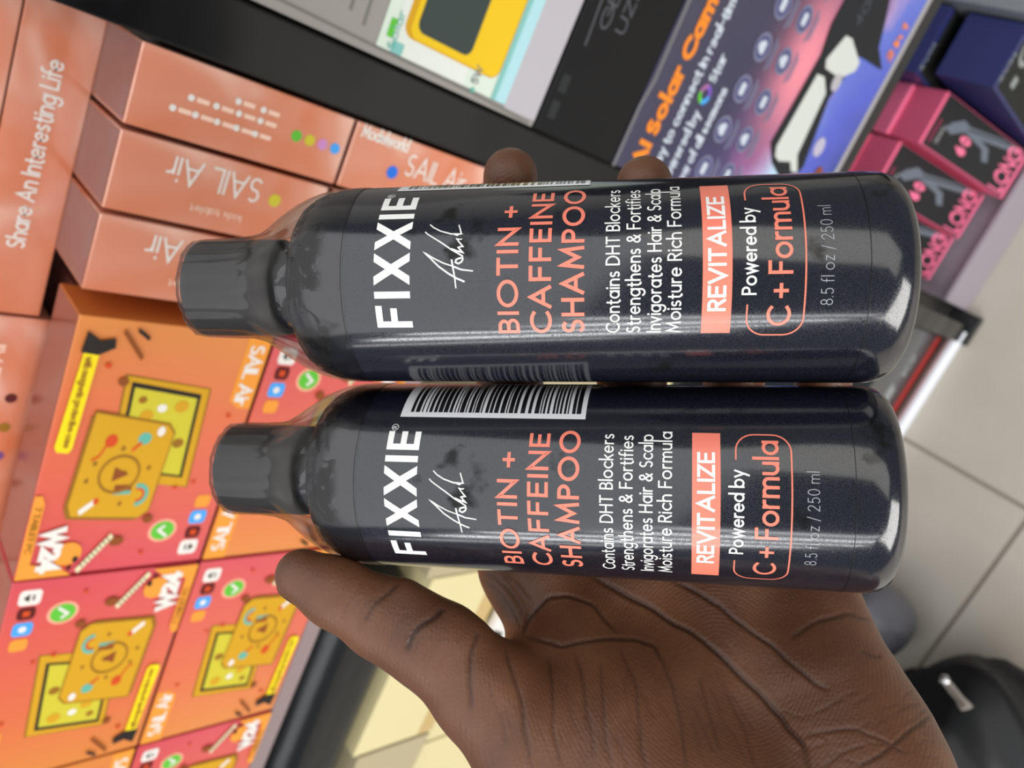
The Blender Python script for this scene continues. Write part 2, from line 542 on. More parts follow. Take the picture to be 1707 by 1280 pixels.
def tablet_box():
    mb = MB()
    mb.box(-BW / 2, BW / 2, -BD / 2, BD / 2, -BH / 2, BH / 2, tb_or, 0.0008)
    p = Panel(mb, flat((-BW / 2, -BD / 2, -BH / 2), (BW, 0, 0), (0, 0, BH), (0, -1, 0)))
    Panel(mb, flat((-BW / 2, -BD / 2, BH / 2), (1, 0, 0), (0, 1, 0), (0, 0, 1))).rect(.001, .001, BW - .001, BD - .001, tb_top_shade)
    Panel(mb, flat((-BW / 2, -BD / 2, -BH / 2), (1, 0, 0), (0, 1, 0), (0, 0, -1))).rect(.001, .001, BW - .001, BD - .001, tb_top_shade)
    a = BW / BH                                    # so circles look round
    p.poly([(0, .86), (.27, .86), (.30, .92), (.30, .995), (0, .995)], tab_or)
    p.text('SAIL Air', .045, .885, .085, white, .14, sx=.62, layer=2)
    for u, mm, q in ((.928, white, .055), (.857, maroon, .045), (.785, blue, .05), (.712, tab_or, .045)):
        p.rrect(u - q * .62, .897 - q, u + q * .62, .897 + q, .02, mm)
    p.rect(.915, .875, .941, .885, dark, 2); p.poly([(.91, .90), (.946, .90), (.928, .93)], dark, 2)
    p.rect(.845, .88, .869, .915, redp, 2)
    p.disc(.785, .897, .014, white, 2, .02)
    p.disc(.838, .71, .052, pale_pink, 1, .052 * a); p.disc(.838, .71, .042, green, 2, .042 * a)
    p.stroke([(.818, .71), (.834, .685), (.862, .735)], .013, white, 3)
    # tablet showing its screen, behind
    p.poly([(.188, .275), (.60, .315), (.645, .775), (.225, .735)], gold_d)
    p.poly([(.195, .285), (.605, .325), (.64, .765), (.228, .725)], gold, 1.5)
    p.poly([(.215, .315), (.56, .345), (.60, .725), (.25, .69)], dark, 2)
    p.poly([(.235, .335), (.55, .362), (.588, .705), (.266, .672)], lime, 3)
    for (u, v, q, mm) in ((.30, .60, .024, gold), (.34, .43, .022, gold), (.45, .64, .02, gold_d), (.31, .50, .016, white), (.40, .53, .022, white), (.28, .39, .014, gold_d)):
        p.disc(u, v, q, mm, 4, q * a)
    # tablet seen from its back, in front
    fr = [(.335, .185), (.70, .165), (.745, .19), (.765, .54), (.735, .585), (.41, .60), (.375, .56)]
    p.poly([(u + .012, v - .018) for u, v in fr], gold_d, 5)
    cu, cv = sum(u for u, v in fr) / len(fr), sum(v for u, v in fr) / len(fr)
    p.poly([(cu + (u - cu) * 1.035, cv + (v - cv) * 1.035) for u, v in fr], gold_d, 5.5)
    p.poly(fr, gold, 6)
    p.stroke(arc(.575, .375, .075, .10, 0, 360, 26), .012, gold_d, 7)
    p.poly([(.545, .345), (.605, .345), (.575, .425)], brown, 7)
    p.stroke(arc(.665, .50, .04, .05, 10, 190), .018, teal, 7)
    p.stroke(arc(.665, .50, .026, .033, 10, 190), .012, redp, 7)
    p.disc(.43, .455, .024, teal, 7, .034); p.stroke([(.45, .44), (.475, .41)], .014, redp, 7)
    p.stroke([(.69, .285), (.725, .235)], .024, white, 7); p.disc(.685, .295, .014, redp, 7)
    p.rect(.62, .37, .645, .46, brown, 7); p.rect(.645, .37, .66, .46, teal, 7)
    p.disc(.44, .29, .026, redp, 7, .03); p.stroke([(.46, .27), (.50, .25), (.515, .22)], .01, redp, 7)
    p.disc(.40, .53, .02, white, 7)
    for (u, v) in ((.55, .52), (.53, .24), (.70, .42), (.60, .22), (.47, .36), (.57, .40)):
        p.disc(u, v, .011, gold_d, 7)
    for (u, v, q) in ((.775, .60, .018), (.215, .27, .016), (.64, .70, .008), (.16, .18, .01), (.62, .80, .007), (.96, .22, .008), (.93, .62, .008), (.33, .88, .008)):
        p.disc(u, v, q, redp if q < .012 else brown, 7, q * a)
    # long yellow label
    p.poly([(.108, .055), (.465, .03), (.485, .045), (.488, .10), (.47, .112), (.112, .125)], yel, 8)
    lines, W = text_lines('Shockproof Protective Case 2-in-1', .2)
    p.text('with magnetic protective case', .135, .068, .032, gold_d, .16, width=.33, layer=9)
    p.poly([(.045, .05), (.12, .04), (.125, .12), (.095, .19), (.062, .18), (.075, .115)], dark, 9)
    p.stroke([(.04, .22), (.12, .32)], .018, brown, 8); p.stroke([(.028, .28), (.05, .33)], .014, dark, 9)
    # model number corner
    p.poly([(.655, .0), (1.0, .0), (1.0, .055), (.69, .055), (.655, .035)], tab_or, 7)
    p.disc(.905, .225, .05, tab_or, 7, .07)
    p.poly([(.93, .0), (1.0, .0), (1.0, .27), (.96, .2)], tab_or, 7)
    p.text('W24', .795, .085, .105, white, .24, sx=.62, layer=9, gap=.20)
    p.text('7 TABLET PC', .70, .014, .03, gold_d, .15, sx=.8, layer=9)
    p.stroke([(.845, .42), (.975, .30)], .026, ivory, 9)
    for i in range(8):
        q = i / 8
        p.stroke([(.85 + .125 * q - .006, .415 - .115 * q - .012), (.85 + .125 * q + .006, .415 - .115 * q + .004)], .004, dark, 10)
    p.disc(.865, .46, .02, brown, 8, .04); p.disc(.93, .27, .014, dark, 8); p.disc(.965, .25, .012, maroon, 8)
    return mb.build('tablet_box')


tb = tablet_box()
W24G = 'tablet boxes stacked on the left shelf'
CX = [-.651, -1.0885, -1.526, -1.9635]
tlabels = {
    (0, 0): 'large orange tablet box with yellow label left of both bottle caps',
    (0, 1): 'orange tablet box at lower left photo edge, both drawn tablets fully in view',
    (0, 2): 'orange tablet box showing only an orange corner at the bottom left photo edge',
    (1, 0): 'orange tablet box mostly hidden behind the cap and neck of the lower bottle',
    (1, 1): 'orange tablet box touching the thumb tip, next to the mauve shelf edge',
    (1, 2): 'orange tablet box at the mauve shelf edge, cut by the bottom photo edge',
}
first = True
for (rw, c), lb in tlabels.items():
    o = tb if first else tb.copy()
    if not first: col.objects.link(o)
    first = False
    zc = -.470 if rw == 0 else -.7515
    o.location = S(CX[c], 1.0 + BD / D / 2, zc)
    o.rotation_euler = (0, math.pi if (rw == 0 and c != 1) else 0, 0)
    tag(o, lb, 'box', W24G)


spine_top = mat('spine_top_shade', '#80524d', 0.35, coat=.5)  # mauve tone carries the shade lying on the tops of the spine boxes
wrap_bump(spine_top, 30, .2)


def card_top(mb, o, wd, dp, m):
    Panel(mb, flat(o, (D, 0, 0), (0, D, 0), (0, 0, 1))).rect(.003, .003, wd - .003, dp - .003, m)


def spine_box(X0, X1, Z0, Z1, style, lab, depth=.43):
    mb = MB()
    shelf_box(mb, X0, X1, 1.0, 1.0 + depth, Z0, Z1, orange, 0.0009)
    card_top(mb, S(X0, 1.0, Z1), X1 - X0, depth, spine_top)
    p = Panel(mb, flat(S(X0, 1.0, Z0), (D, 0, 0), (0, 0, D), (0, -1, 0)))
    wd, ht = X1 - X0, Z1 - Z0
    if style == 'name':
        p.disc(wd * .62, .075, .009, lime)
        p.text('SAIL Air', wd * .86, .100, .034, white, .09, width=.125, ang=math.pi / 2)
        p.text('kids tablet', wd * .30, .115, .010, soft_white, .14, width=.07, ang=math.pi / 2)
    elif style == 'spec':
        for uu, vs in ((.36, (.030, .058, .086, .112, .138)), (.55, (.048, .080, .110, .140)), (.70, (.105, .140))):
            for v in vs:
                p.disc(wd * uu, ht - v - .02, .0042, white)
                p.rect(wd * uu - .003, ht - v - .043, wd * uu + .003, ht - v - .027, soft_white)
        for k, mm in enumerate((green, lime, mat('print_lilac', '#c98ac0', .4), blue)):
            p.disc(wd * .51, ht - .215 - .0205 * k, .0078, mm)
    elif style == 'model':
        p.text('Modelworld', wd * .80, ht - .012, .018, white, .16, width=.083, ang=-math.pi / 2)
        p.disc(wd * .44, ht - .083, .010, mat('print_royal', '#2f6fd8', .4))
        p.text('SAIL Air', wd * .46, ht - .105, .034, white, .09, width=.12, ang=-math.pi / 2)
    o = mb.build('tablet_box_spine', None, S((X0 + X1) / 2, 1.0 + depth / 2, Z0))
    o.name = 'tablet_box'
    tag(o, lab, 'box', 'orange boxes standing spine out')
    return o


spine_box(-.400, -.297, -.615, -.327, 'name', 'narrow pale orange box spine directly behind the upper bottle cap')
spine_box(-.290, -.190, -.615, -.327, 'name', 'middle orange box spine with yellow dot and white name')
spine_box(-.183, -.086, -.620, -.327, 'spec', 'orange box spine with four coloured squares beside the glossy black post')
spine_box(-.183, -.086, -.890, -.626, 'model', 'orange box spine with blue dot, between the post and the upper bottle')
spine_box(-.400, -.297, -.890, -.626, 'plain', 'orange box spine mostly hidden behind the upper bottle shoulder')
spine_box(-.290, -.190, -.890, -.626, 'plain', 'orange box spine hidden behind upper bottle, next to the blue dot one')


def slogan_box(X0, X1, Z0, Z1, txt, lab):
    mb = MB()
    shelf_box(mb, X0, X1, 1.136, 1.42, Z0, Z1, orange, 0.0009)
    p = Panel(mb, flat(S(X0, 1.136, Z0), (D, 0, 0), (0, 0, D), (0, -1, 0)))
    if txt:
        p.text('Share An Interesting Life', .098, .036, .022, white, .13, width=.25)
    else:
        for k, mm in enumerate((maroon, gold_d, mat('print_plum', '#7a4a7c', .4), brown)):
            p.disc(.30 - .05 * k, .03, .008, mm)
        p.text('SAIL Air', .30, .05, .025, soft_white, .12, width=.09)
    o = mb.build('tablet_box', None, S((X0 + X1) / 2, 1.28, Z0))
    tag(o, lab, 'box', 'orange boxes lying on top of the others')


slogan_box(-.505, -.082, -.327, -.238, True, 'lying orange box with the white slogan about sharing life')
slogan_box(-.505, -.082, -.236, -.146, False, 'orange box at top left photo corner, lying on the slogan box')
slogan_box(-.940, -.510, -.345, -.238, False, 'orange box with dark dots at left photo edge, end to end with slogan box')
slogan_box(-1.375, -.945, -.345, -.238, False, 'orange box nearly out of frame at left edge beyond the dark dotted one')

# ------------------------------------------------------------------ right bay: boxed gadgets
grey_card = mat('grey_card', '#8f8b86', 0.35, coat=.3)
grey_line = mat('print_grey_line', '#74726e', 0.5)
mint = mat('print_mint', '#cfdccf', 0.35)
pale = mat('print_pale', '#d8dcd4', 0.35)
sea = mat('print_sea', '#7fb9b4', 0.35)
lav = mat('print_lavender', '#b4b0b6', 0.35)
yellow2 = mat('print_bright_yellow', '#e2bb22', 0.3)
screen_d = mat('print_screen', '#3b4442', 0.25)
mb = MB()
shelf_box(mb, 0.004, .56, 1.0, 1.22, -.944, -.15, grey_card, 0.001)
p = Panel(mb, flat(S(0, 1.0, 0), (D, 0, 0), (0, 0, D), (0, -1, 0)))
p.rect(.008, -.612, .56, -.150, grey_card)
for z, l in ((-.50, .30), (-.535, .22), (-.560, .33), (-.585, .28)):
    p.stroke([(.03 + (z + .6) * .4, z), (l, z + .006)], .0045, grey_line, 2)
p.stroke([(.020, -.40), (.016, -.60), (.014, -.80), (.008, -.93)], .0035, grey_line, 3)
p.rect(.018, -.835, .56, -.612, mint, 2)
p.rect(.018, -.775, .30, -.632, pale, 3)
p.rect(.018, -.845, .56, -.835, sea, 3)
p.rect(.018, -.868, .56, -.845, mat('print_aqua', '#a9d3da', .35), 3)
p.rect(.014, -.942, .56, -.868, lav, 3)
p.rrect(.045, -.834, .25, -.645, .018, gold, 4)
p.rrect(.047, -.832, .25, -.655, .016, yellow2, 5)
p.rrect(.058, -.768, .25, -.664, .014, screen_d, 6)
p.rect(.035, -.632, .060, -.622, green, 4)
p.text('Solar', .022, -.640, .012, teal, .15, width=.05, layer=5)
p.rect(.018, -.655, .034, -.635, sea, 4)
p.text('5W', .028, -.80, .014, grey_line, .15, layer=5); p.disc(.018, -.795, .004, teal, 5)
o = mb.build('gadget_box', None, S(.28, 1.1, -.944))
tag(o, 'grey and mint box picturing a yellow device with dark screen', 'box')

mb = MB()
black_card = mat('black_card', '#0b0c10', 0.45, spec=.25)
shelf_box(mb, 0.004, .60, 1.0, 1.25, -1.172, -.950, black_card, 0.001)
p = Panel(mb, flat(S(0, 1.0, 0), (D, 0, 0), (0, 0, D), (0, -1, 0)))
gtx = mat('print_faint_grey', '#54555a', .5)
p.text('GERIE', .196, -1.02, .026, gtx, .14, width=.12)
p.text('UZEIN', .205, -1.062, .026, gtx, .14, width=.12)
p.stroke([(.16, -.985), (.30, -.975)], .004, gtx)
for u in (.03, .075):
    p.rect(u, -.985, u + .03, -.965, mat('print_smoke', '#2c2e30', .5))
o = mb.build('gadget_box', None, S(.3, 1.1, -1.172))
tag(o, 'plain black box with faint grey lettering under the yellow device box', 'box')

# solar camera box, galaxy artwork
gal = mat('galaxy_print', '#2b2a4a', 0.3, coat=.4)
nt, n, b = nodes_of(gal)
tc, sp = n.new('ShaderNodeTexCoord'), n.new('ShaderNodeSeparateXYZ')
nt.links.new(tc.outputs['Object'], sp.inputs[0])


def math_node(op, a, bb, c=None):
    q = n.new('ShaderNodeMath')
    q.operation = op
    for k, val in enumerate((a, bb, c)):
        if val is None: continue
        if isinstance(val, (int, float)): q.inputs[k].default_value = val
        else: nt.links.new(val, q.inputs[k])
    return q.outputs[0]


# artwork runs from navy at the top to bright sky behind the drawn camera, planet blue below
no = n.new('ShaderNodeTexNoise'); no.inputs['Scale'].default_value = 22; no.inputs['Detail'].default_value = 5
nt.links.new(tc.outputs['Object'], no.inputs['Vector'])
zz = math_node('MULTIPLY_ADD', sp.outputs[2], 1.0 / D, 0.0)          # 0 bottom .. .85 top of the box
xx = math_node('MULTIPLY_ADD', sp.outputs[0], 1.0 / D, 0.37)         # 0 left edge
diag = math_node('MULTIPLY_ADD', xx, 0.42, zz)
diag = math_node('MULTIPLY_ADD', no.outputs['Fac'], 0.20, math_node('SUBTRACT', diag, 0.05))
r1 = ramp(n, [(0.0, '#3e4a8c'), (0.13, '#2a3a96'), (0.30, '#4a5ac8'), (0.41, '#5a70d0'), (0.455, '#a890c8'), (0.52, '#7a4a86'), (0.60, '#3c3268'), (0.74, '#26264c'), (1.0, '#35344c')])
nt.links.new(diag, r1.inputs[0])
# rosy glow in the middle
dx = math_node('SUBTRACT', xx, .36); dz = math_node('SUBTRACT', zz, .40)
d2 = math_node('ADD', math_node('MULTIPLY', dx, dx), math_node('MULTIPLY', math_node('MULTIPLY', dz, dz), 3.2))
gl = math_node('POWER', 2.718, math_node('MULTIPLY', d2, -38.0))
mx = n.new('ShaderNodeMix'); mx.data_type = 'RGBA'
nt.links.new(gl, mx.inputs[0]); nt.links.new(r1.outputs[0], mx.inputs[6]); mx.inputs[7].default_value = rgb('#f08a9c')
# pale cyan streak at the lower left
dx2 = math_node('SUBTRACT', xx, .12); dz2 = math_node('SUBTRACT', zz, .29)
d3 = math_node('ADD', math_node('MULTIPLY', math_node('MULTIPLY', dx2, dx2), .7), math_node('MULTIPLY', math_node('MULTIPLY', dz2, dz2), 6.0))
gl2 = math_node('POWER', 2.718, math_node('MULTIPLY', d3, -70.0))
mx2 = n.new('ShaderNodeMix'); mx2.data_type = 'RGBA'
nt.links.new(gl2, mx2.inputs[0]); nt.links.new(mx.outputs[2], mx2.inputs[6]); mx2.inputs[7].default_value = rgb('#b8dcf0')
nt.links.new(mx2.outputs[2], b.inputs['Base Color'])
card_edge = mat('worn_card_edge', '#6d6c70', 0.5)
navy = mat('print_navy', '#26264a', .35)
or_txt = mat('print_orange_text', '#f08a2c', .4)
wt_txt = mat('print_cool_white', '#c4ccd8', .4)
ring_m = mat('print_ring', '#7a7c96', .4)
mb = MB()
shelf_box(mb, 0.004, .74, 1.0, 1.16, -2.033, -1.176, gal, 0.0012)
p = Panel(mb, flat(S(0, 1.0, 0), (D, 0, 0), (0, 0, D), (0, -1, 0)))
p.stroke([(.006, -1.180), (.12, -1.1795), (.17, -1.188), (.40, -1.182)], .009, card_edge, 1)
p.rect(.006, -2.030, .738, -2.008, mat('card_bottom_edge', '#a5a2a4', .5), 1)
p.text('AI Solar Camera', .022, -1.262, .040, or_txt, .26, width=.41, layer=2, gap=.30)
p.text('easy to connect in real-time', .012, -1.312, .026, wt_txt, .20, width=.37, layer=2, gap=.26)
p.text('powered by', .012, -1.362, .026, wt_txt, .20, width=.15, layer=2, gap=.26)
for k, mm in enumerate((green, blue, mat('print_violet', '#7a58b8', .4), mat('print_mauve', '#a06a98', .4))):
    p.stroke(arc(.198, -1.347, .015, .015, 90 * k + 90, 90 * k + 180), .010, mm, 2, cap=False)
p.text('Star', .226, -1.362, .026, wt_txt, .20, width=.05, layer=2, gap=.26)
p.text('view of all seasons', .012, -1.412, .026, wt_txt, .20, width=.215, layer=2, gap=.26)
for rowi, (z, xs) in enumerate(((-1.458, (.073, .160, .247, .334, .420, .507)), (-1.552, (.083, .166, .250, .339, .428, .515)))):
    for k, x in enumerate(xs):
        p.stroke(arc(x, z, .026, .026, 0, 360, 26), .005, ring_m, 2)
        p.disc(x, z, .0235, mat('print_dusk', '#54547c', .4), 2)
        p.rrect(x - .013, z - .009, x + .013, z + .009, .006, wt_txt, 3)
        if k % 2: p.disc(x, z + .008, .009, wt_txt, 3)
        p.stroke([(x - .03, z - .039), (x + .03, z - .037)], .006, ring_m, 2)
        p.stroke([(x - .022, z - .050), (x + .022, z - .048)], .006, ring_m, 2)
p.text('Max', .43, -1.345, .030, mat('print_copper', '#b07a3a', .4), .2, layer=2)
# drawn camera with its panel
p.poly([(.135, -1.765), (.165, -1.835), (.185, -1.845), (.34, -1.80), (.455, -1.835), (.47, -1.97), (.50, -1.90), (.56, -1.86), (.63, -1.80), (.65, -1.70), (.60, -1.665), (.46, -1.655), (.40, -1.675), (.19, -1.655), (.155, -1.70)], mat('print_camera_black', '#24262a', .3), 3)
ledw = mat('print_led_white', '#cdd1cb', .35)
p.poly([(.19, -1.685), (.365, -1.70), (.37, -1.735), (.345, -1.775), (.20, -1.79), (.165, -1.83), (.16, -1.80), (.178, -1.775), (.165, -1.725), (.17, -1.70)], ledw, 4)
p.poly([(.385, -1.72), (.40, -1.705), (.465, -1.735), (.47, -1.765), (.445, -1.85), (.425, -1.85), (.39, -1.80)], ledw, 4)
p.disc(.378, -1.795, .02, lav, 5)
p.text('4G', .50, -1.77, .03, mat('print_dim', '#4a4c54', .4), .14, layer=4)
p.disc(.242, -1.87, .024, mat('print_moon', '#b8b4c8', .4), 3)
p.disc(.19, -1.93, .018, brown, 3)
p.text('2 in 1', .50, -1.985, .030, or_txt, .22, layer=3)
o = mb.build('camera_box', None, S(.37, 1.08, -2.033))
# keep artwork coordinates: origin at bottom centre
tag(o, 'large box with purple galaxy artwork and orange camera title', 'box')

# ------------------------------------------------------------------ pink boxes, leaning back
pink = mat('pink_card', '#f0688e', 0.4)
grey_w = mat('print_grey_white', '#b8b8b8', .4)
pink_l = mat('pink_card_bright', '#ff7aa2', 0.4)
blk_print = mat('print_charcoal', '#2a2a2c', 0.4)
steel = mat('print_steel', '#6f7682', 0.4)
lean = math.radians(13.8)


def pink_box():
    w, h, d = .190 * D, .655 * D, .20 * D
    mb = MB()
    mb.box(-w / 2, w / 2, 0, d, 0, h, pink, 0.001)
    mb.box(-w / 2, w / 2, d * .68, d + .003, h - .004, h + .006, pink_l, 0.003)        # folded lid edge
    p = Panel(mb, flat((-w / 2, 0, 0), (w, 0, 0), (0, 0, h), (0, -1, 0)))
    p.rect(.02, .03, .985, .975, blk_print)
    p.rect(.0, .0, 1.0, .03, pink_l)
    p.stroke([(.12, .935), (.55, .93)], .02, mat('print_dusky_rose', '#8a3450', .4), 3)
    p.stroke([(.5, .82), (.72, .72)], .09, steel, 2)
    p.poly([(.42, .80), (.60, .84), (.78, .74), (.62, .68)], steel, 2)
    p.poly([(.58, .74), (.70, .74), (.93, .30), (.97, .12), (.86, .14), (.66, .52)], steel, 2)
    p.poly([(.60, .66), (.70, .60), (.62, .40), (.40, .34), (.36, .40), (.54, .46)], steel, 2)
    p.stroke([(.68, .66), (.92, .24)], .025, blk_print, 3)
    p.text('Ceramic', .16, .86, .035, grey_w, .16, width=.30, layer=3)
    p.text('60', .24, .58, .115, pink_l, .36, width=.30, layer=3, gap=.5)
    p.text('LONG', .08, .05, .17, pink_l, .20, width=.84, layer=4)
    return mb.build('hair_tool_box')


pb = pink_box()
PG = 'pink boxes leaning on the bottom shelf'
for k, (X, Y, lab) in enumerate(((.602, 1.085, 'pink and black box nearest the navy boxes, showing its whole pink top'),
                                 (.400, 1.150, 'middle pink and black box of three, partly behind the upper bottle base'),
                                 (.203, 1.165, 'pink and black box nearest the black post, mostly hidden by upper bottle base'))):
    o = pb if k == 0 else pb.copy()
    if k: col.objects.link(o)
    o.location = S(X, Y, -3.606)
    o.rotation_euler = (-lean, 0, 0)
    tag(o, lab, 'box', PG)

navy_card = mat('navy_card', '#2a3168', 0.4)
pl_black = mat('print_black_front', '#242624', 0.4)
grey_logo = mat('print_logo_grey', '#9aa09e', 0.4)


def navy_box(X0, X1, Y0, Y1, Z1, logo, lab):
    mb = MB()
    shelf_box(mb, X0, X1, Y0, Y1, -3.671, Z1, navy_card, 0.001)
    p = Panel(mb, flat(S(X0, Y0, Z1), (D, 0, 0), (0, 0, D), (0, -1, 0)))
    w = X1 - X0
    p.rect(.012, -.50, w - .0, -.03, pl_black)
    if logo:
        p.text('SVM', .03, -.03, .024, grey_logo, .2, width=.09, layer=2)
        p.stroke(arc(.155, -.105, .036, .045, 0, 360, 26), .018, grey_logo, 2)
        p.rect(.05, -.165, .085, -.12, grey_logo, 2)
        p.rect(.10, -.30, w, -.22, navy_card, 2)
    else:
        p.text('SVM', .02, -.028, .022, grey_logo, .2, width=.09, layer=2)
    o = mb.build('gadget_box', None, S((X0 + X1) / 2, (Y0 + Y1) / 2, -3.671))
    tag(o, lab, 'box', 'navy boxes right of the pink ones')


navy_box(.725, .935, 1.083, 1.285, -2.90, True, 'navy box with grey round logo on its dark front')
navy_box(.700, .930, 1.33, 1.52, -2.86, False, 'navy box behind the one with a round logo')
mb = MB()
shelf_box(mb, .945, 1.45, 1.09, 1.60, -3.671, -2.84, mat('silver_card', '#8b9096', .35, coat=.2), 0.001)
p = Panel(mb, flat(S(.945, 1.09, -2.84), (D, 0, 0), (0, 0, D), (0, -1, 0)))
p.stroke([(.02, -.1), (.3, -.3)], .03, steel)
tag(mb.build('gadget_box', None, S(1.2, 1.3, -3.671)), 'silver grey box at the top right photo corner beyond the navy ones', 'box')

# ------------------------------------------------------------------ left lower bay
cream = mat('cream_card', '#dccf9e', 0.45)
tan = mat('tan_card', '#c4a870', 0.5)
beige = mat('beige_card', '#b3a685', 0.5)


def carton(X0, X1, Z0, Z1, m1, lab, band=None, Y0=1.0):
    mb = MB()
    shelf_box(mb, X0, X1, Y0, 1.50, Z0, Z1, m1, 0.0015)
    if band:
        p = Panel(mb, flat(S(X0, Y0, Z0), (D, 0, 0), (0, 0, D), (0, -1, 0)))
        p.rect(.004, .002, X1 - X0 - .004, band, tan)
    o = mb.build('carton', None, S((X0 + X1) / 2, 1.25, Z0))
    tag(o, lab, 'box', 'cream cartons under the orange shelf')


carton(-1.578, -1.003, -1.470, -1.205, cream, 'cream carton with tan band touching the black padded bag', .055)
carton(-2.20, -1.590, -1.470, -1.230, beige, 'beige carton at bottom photo edge beside the tan banded cream carton')
carton(-.998, -.45, -1.46, -1.18, beige, 'beige carton strip between thumb crease and lower bottle edge')
carton(-1.655, -1.02, -1.872, -1.475, cream, 'cream carton between the tan banded carton and the thumb base', None, 1.02)
carton(-2.30, -1.665, -1.872, -1.475, cream, 'cream carton at the bottom photo edge by the thumb base', None, 1.02)
carton(-1.01, -.45, -1.872, -1.475, cream, 'cream carton seen in the gap between thumb and index finger base', None, 1.06)

# padded black bag lying on the cartons under the shelf
leather = mat('black_leather', '#0e1012', 0.34, spec=.4)
add_bump(leather, 14, 0.35, 0.006, 2)


def soft_block(name, X0, X1, Y0, Y1, Z0, Z1, m, rad, dent=0.0, seed=1):
    bm = bmesh.new()
    bmesh.ops.create_cube(bm, size=1.0)
    a, b2 = S(X0, Y0, Z0), S(X1, Y1, Z1)
    for v in bm.verts:
        v.co = Vector([a[i] + (v.co[i] + .5) * (b2[i] - a[i]) for i in range(3)])
    bmesh.ops.bevel(bm, geom=list(bm.edges), offset=rad, segments=6, profile=.5, affect='EDGES')
    bmesh.ops.subdivide_edges(bm, edges=list(bm.edges), cuts=2, use_grid_fill=True)
    rnd = random.Random(seed)
    ph = [rnd.uniform(0, 6) for _ in range(4)]
    for v in bm.verts:
        v.co.y += dent * (math.sin(v.co.x * 38 + ph[0]) + .6 * math.sin(v.co.z * 60 + ph[1]) + .5 * math.sin(v.co.x * 75 + ph[2]))
    mb = MB()
    mb.from_bm(bm, m)
    return mb


mb = soft_block('b', -2.25, -1.0, .985, 1.45, -1.200, -.945, leather, .042, .0025)
bag = mb.build('padded_bag', None, S(-1.6, 1.2, -1.200), True)
tag(bag, 'glossy black padded bag beside the mauve shelf edge, behind the thumb', 'bag')

mb = MB()
shelf_box(mb, -1.235, -1.085, .965, .995, -1.57, -1.475, mat('packet_white', '#e4e0dc', .3), .004)
p = Panel(mb, flat(S(-1.235, .965, -1.57), (D, 0, 0), (0, 0, D), (0, -1, 0)))
p.poly([(.005, .0), (.15, .0), (.15, .03), (.05, .045)], mat('packet_orange', '#d0822a', .3))
p.poly([(.03, .02), (.10, .012), (.12, .028), (.05, .036)], mat('packet_plum', '#3a2030', .3), 2)
p.poly([(.005, .06), (.012, .09), (.05, .095), (.03, .05)], dark, 2)
tag(mb.build('snack_packet', None, S(-1.16, .98, -1.57)), 'small white and orange packet in gap between thumb and palm', 'packet')

mb = MB()
char = mat('charcoal_box', '#3a3e3e', 0.3, coat=.3)
shelf_box(mb, -.90, -.090, 1.075, 1.5, -3.95, -3.40, char, .001)
p = Panel(mb, flat(S(-.90, 1.075, -3.95), (D, 0, 0), (0, 0, D), (0, -1, 0)))
p.rect(.01, .035, .805, .125, mat('red_stripe', '#b8403c', .35))
p.poly([(.40, .25), (.52, .24), (.55, .32), (.44, .34)], grey_logo, 2)
p.text('K9', .60, .22, .07, grey_logo, .2, layer=2)
tag(mb.build('storage_box', None, S(-.5, 1.3, -3.95)), 'dark grey box with red stripe behind the white floor rail', 'box')

# grey plastic sack and black bag on the floor
def lump(name, c, rad, m, amp, freq, seed, sub=4, flatten=True):
    bm = bmesh.new()
    bmesh.ops.create_icosphere(bm, subdivisions=sub, radius=1.0)
    rnd = random.Random(seed)
    ks = [(Vector((rnd.gauss(0, 1), rnd.gauss(0, 1), rnd.gauss(0, 1))) * freq, rnd.uniform(0, 6)) for _ in range(7)]
    for v in bm.verts:
        q = v.co.copy()
        s = sum(math.sin(k.dot(q) + ph) for k, ph in ks) / 7
        s2 = abs(math.sin(ks[0][0].dot(q) * 1.3 + 2 * s))
        q = q * (1 + amp * (s - .5 * s2))
        v.co = Vector((c[0] + q.x * rad[0], c[1] + q.y * rad[1], c[2] + q.z * rad[2]))
        if flatten and v.co.z < 0.004:
            v.co.z = 0.004
    mb = MB()
    mb.from_bm(bm, m)
    return mb


sack_m = mat('grey_plastic', '#6c6c74', 0.35)
mb = lump('s', (-1.33 * D, .63 * D, .09), (.075, .075, .10), sack_m, .13, 2.4, 4)
tag(mb.build('plastic_sack', None, (-1.33 * D, .63 * D, 0), True), 'rounded grey plastic sack on the floor beside the lower bottle base', 'sack')
nylon = mat('black_nylon', '#131416', 0.42)
add_bump(nylon, 20, .3, .004, 3)
bx, by = -1.72 * D, .04 * D
mb = lump('n', (bx, by, .16), (.30, .20, .20), nylon, .16, 3.0, 9, 5)
fb = mb.build('floor_bag', None, (bx, by, 0), True)
tag(fb, 'crumpled black bag on floor at bottom right corner, with clear zip pull', 'bag')

from mathutils.bvhtree import BVHTree
bvh = BVHTree.FromPolygons([v.co + fb.location for v in fb.data.vertices], [tuple(q.vertices) for q in fb.data.polygons])


def on_bag(x, y):
    d = Vector(PX(x, y, 1.0) - CAM).normalized()
    hit = bvh.ray_cast(Vector(CAM), d)
    return np.array(hit[0] if hit[0] else PX(x, y, 1.5)) - np.array(d) * .006


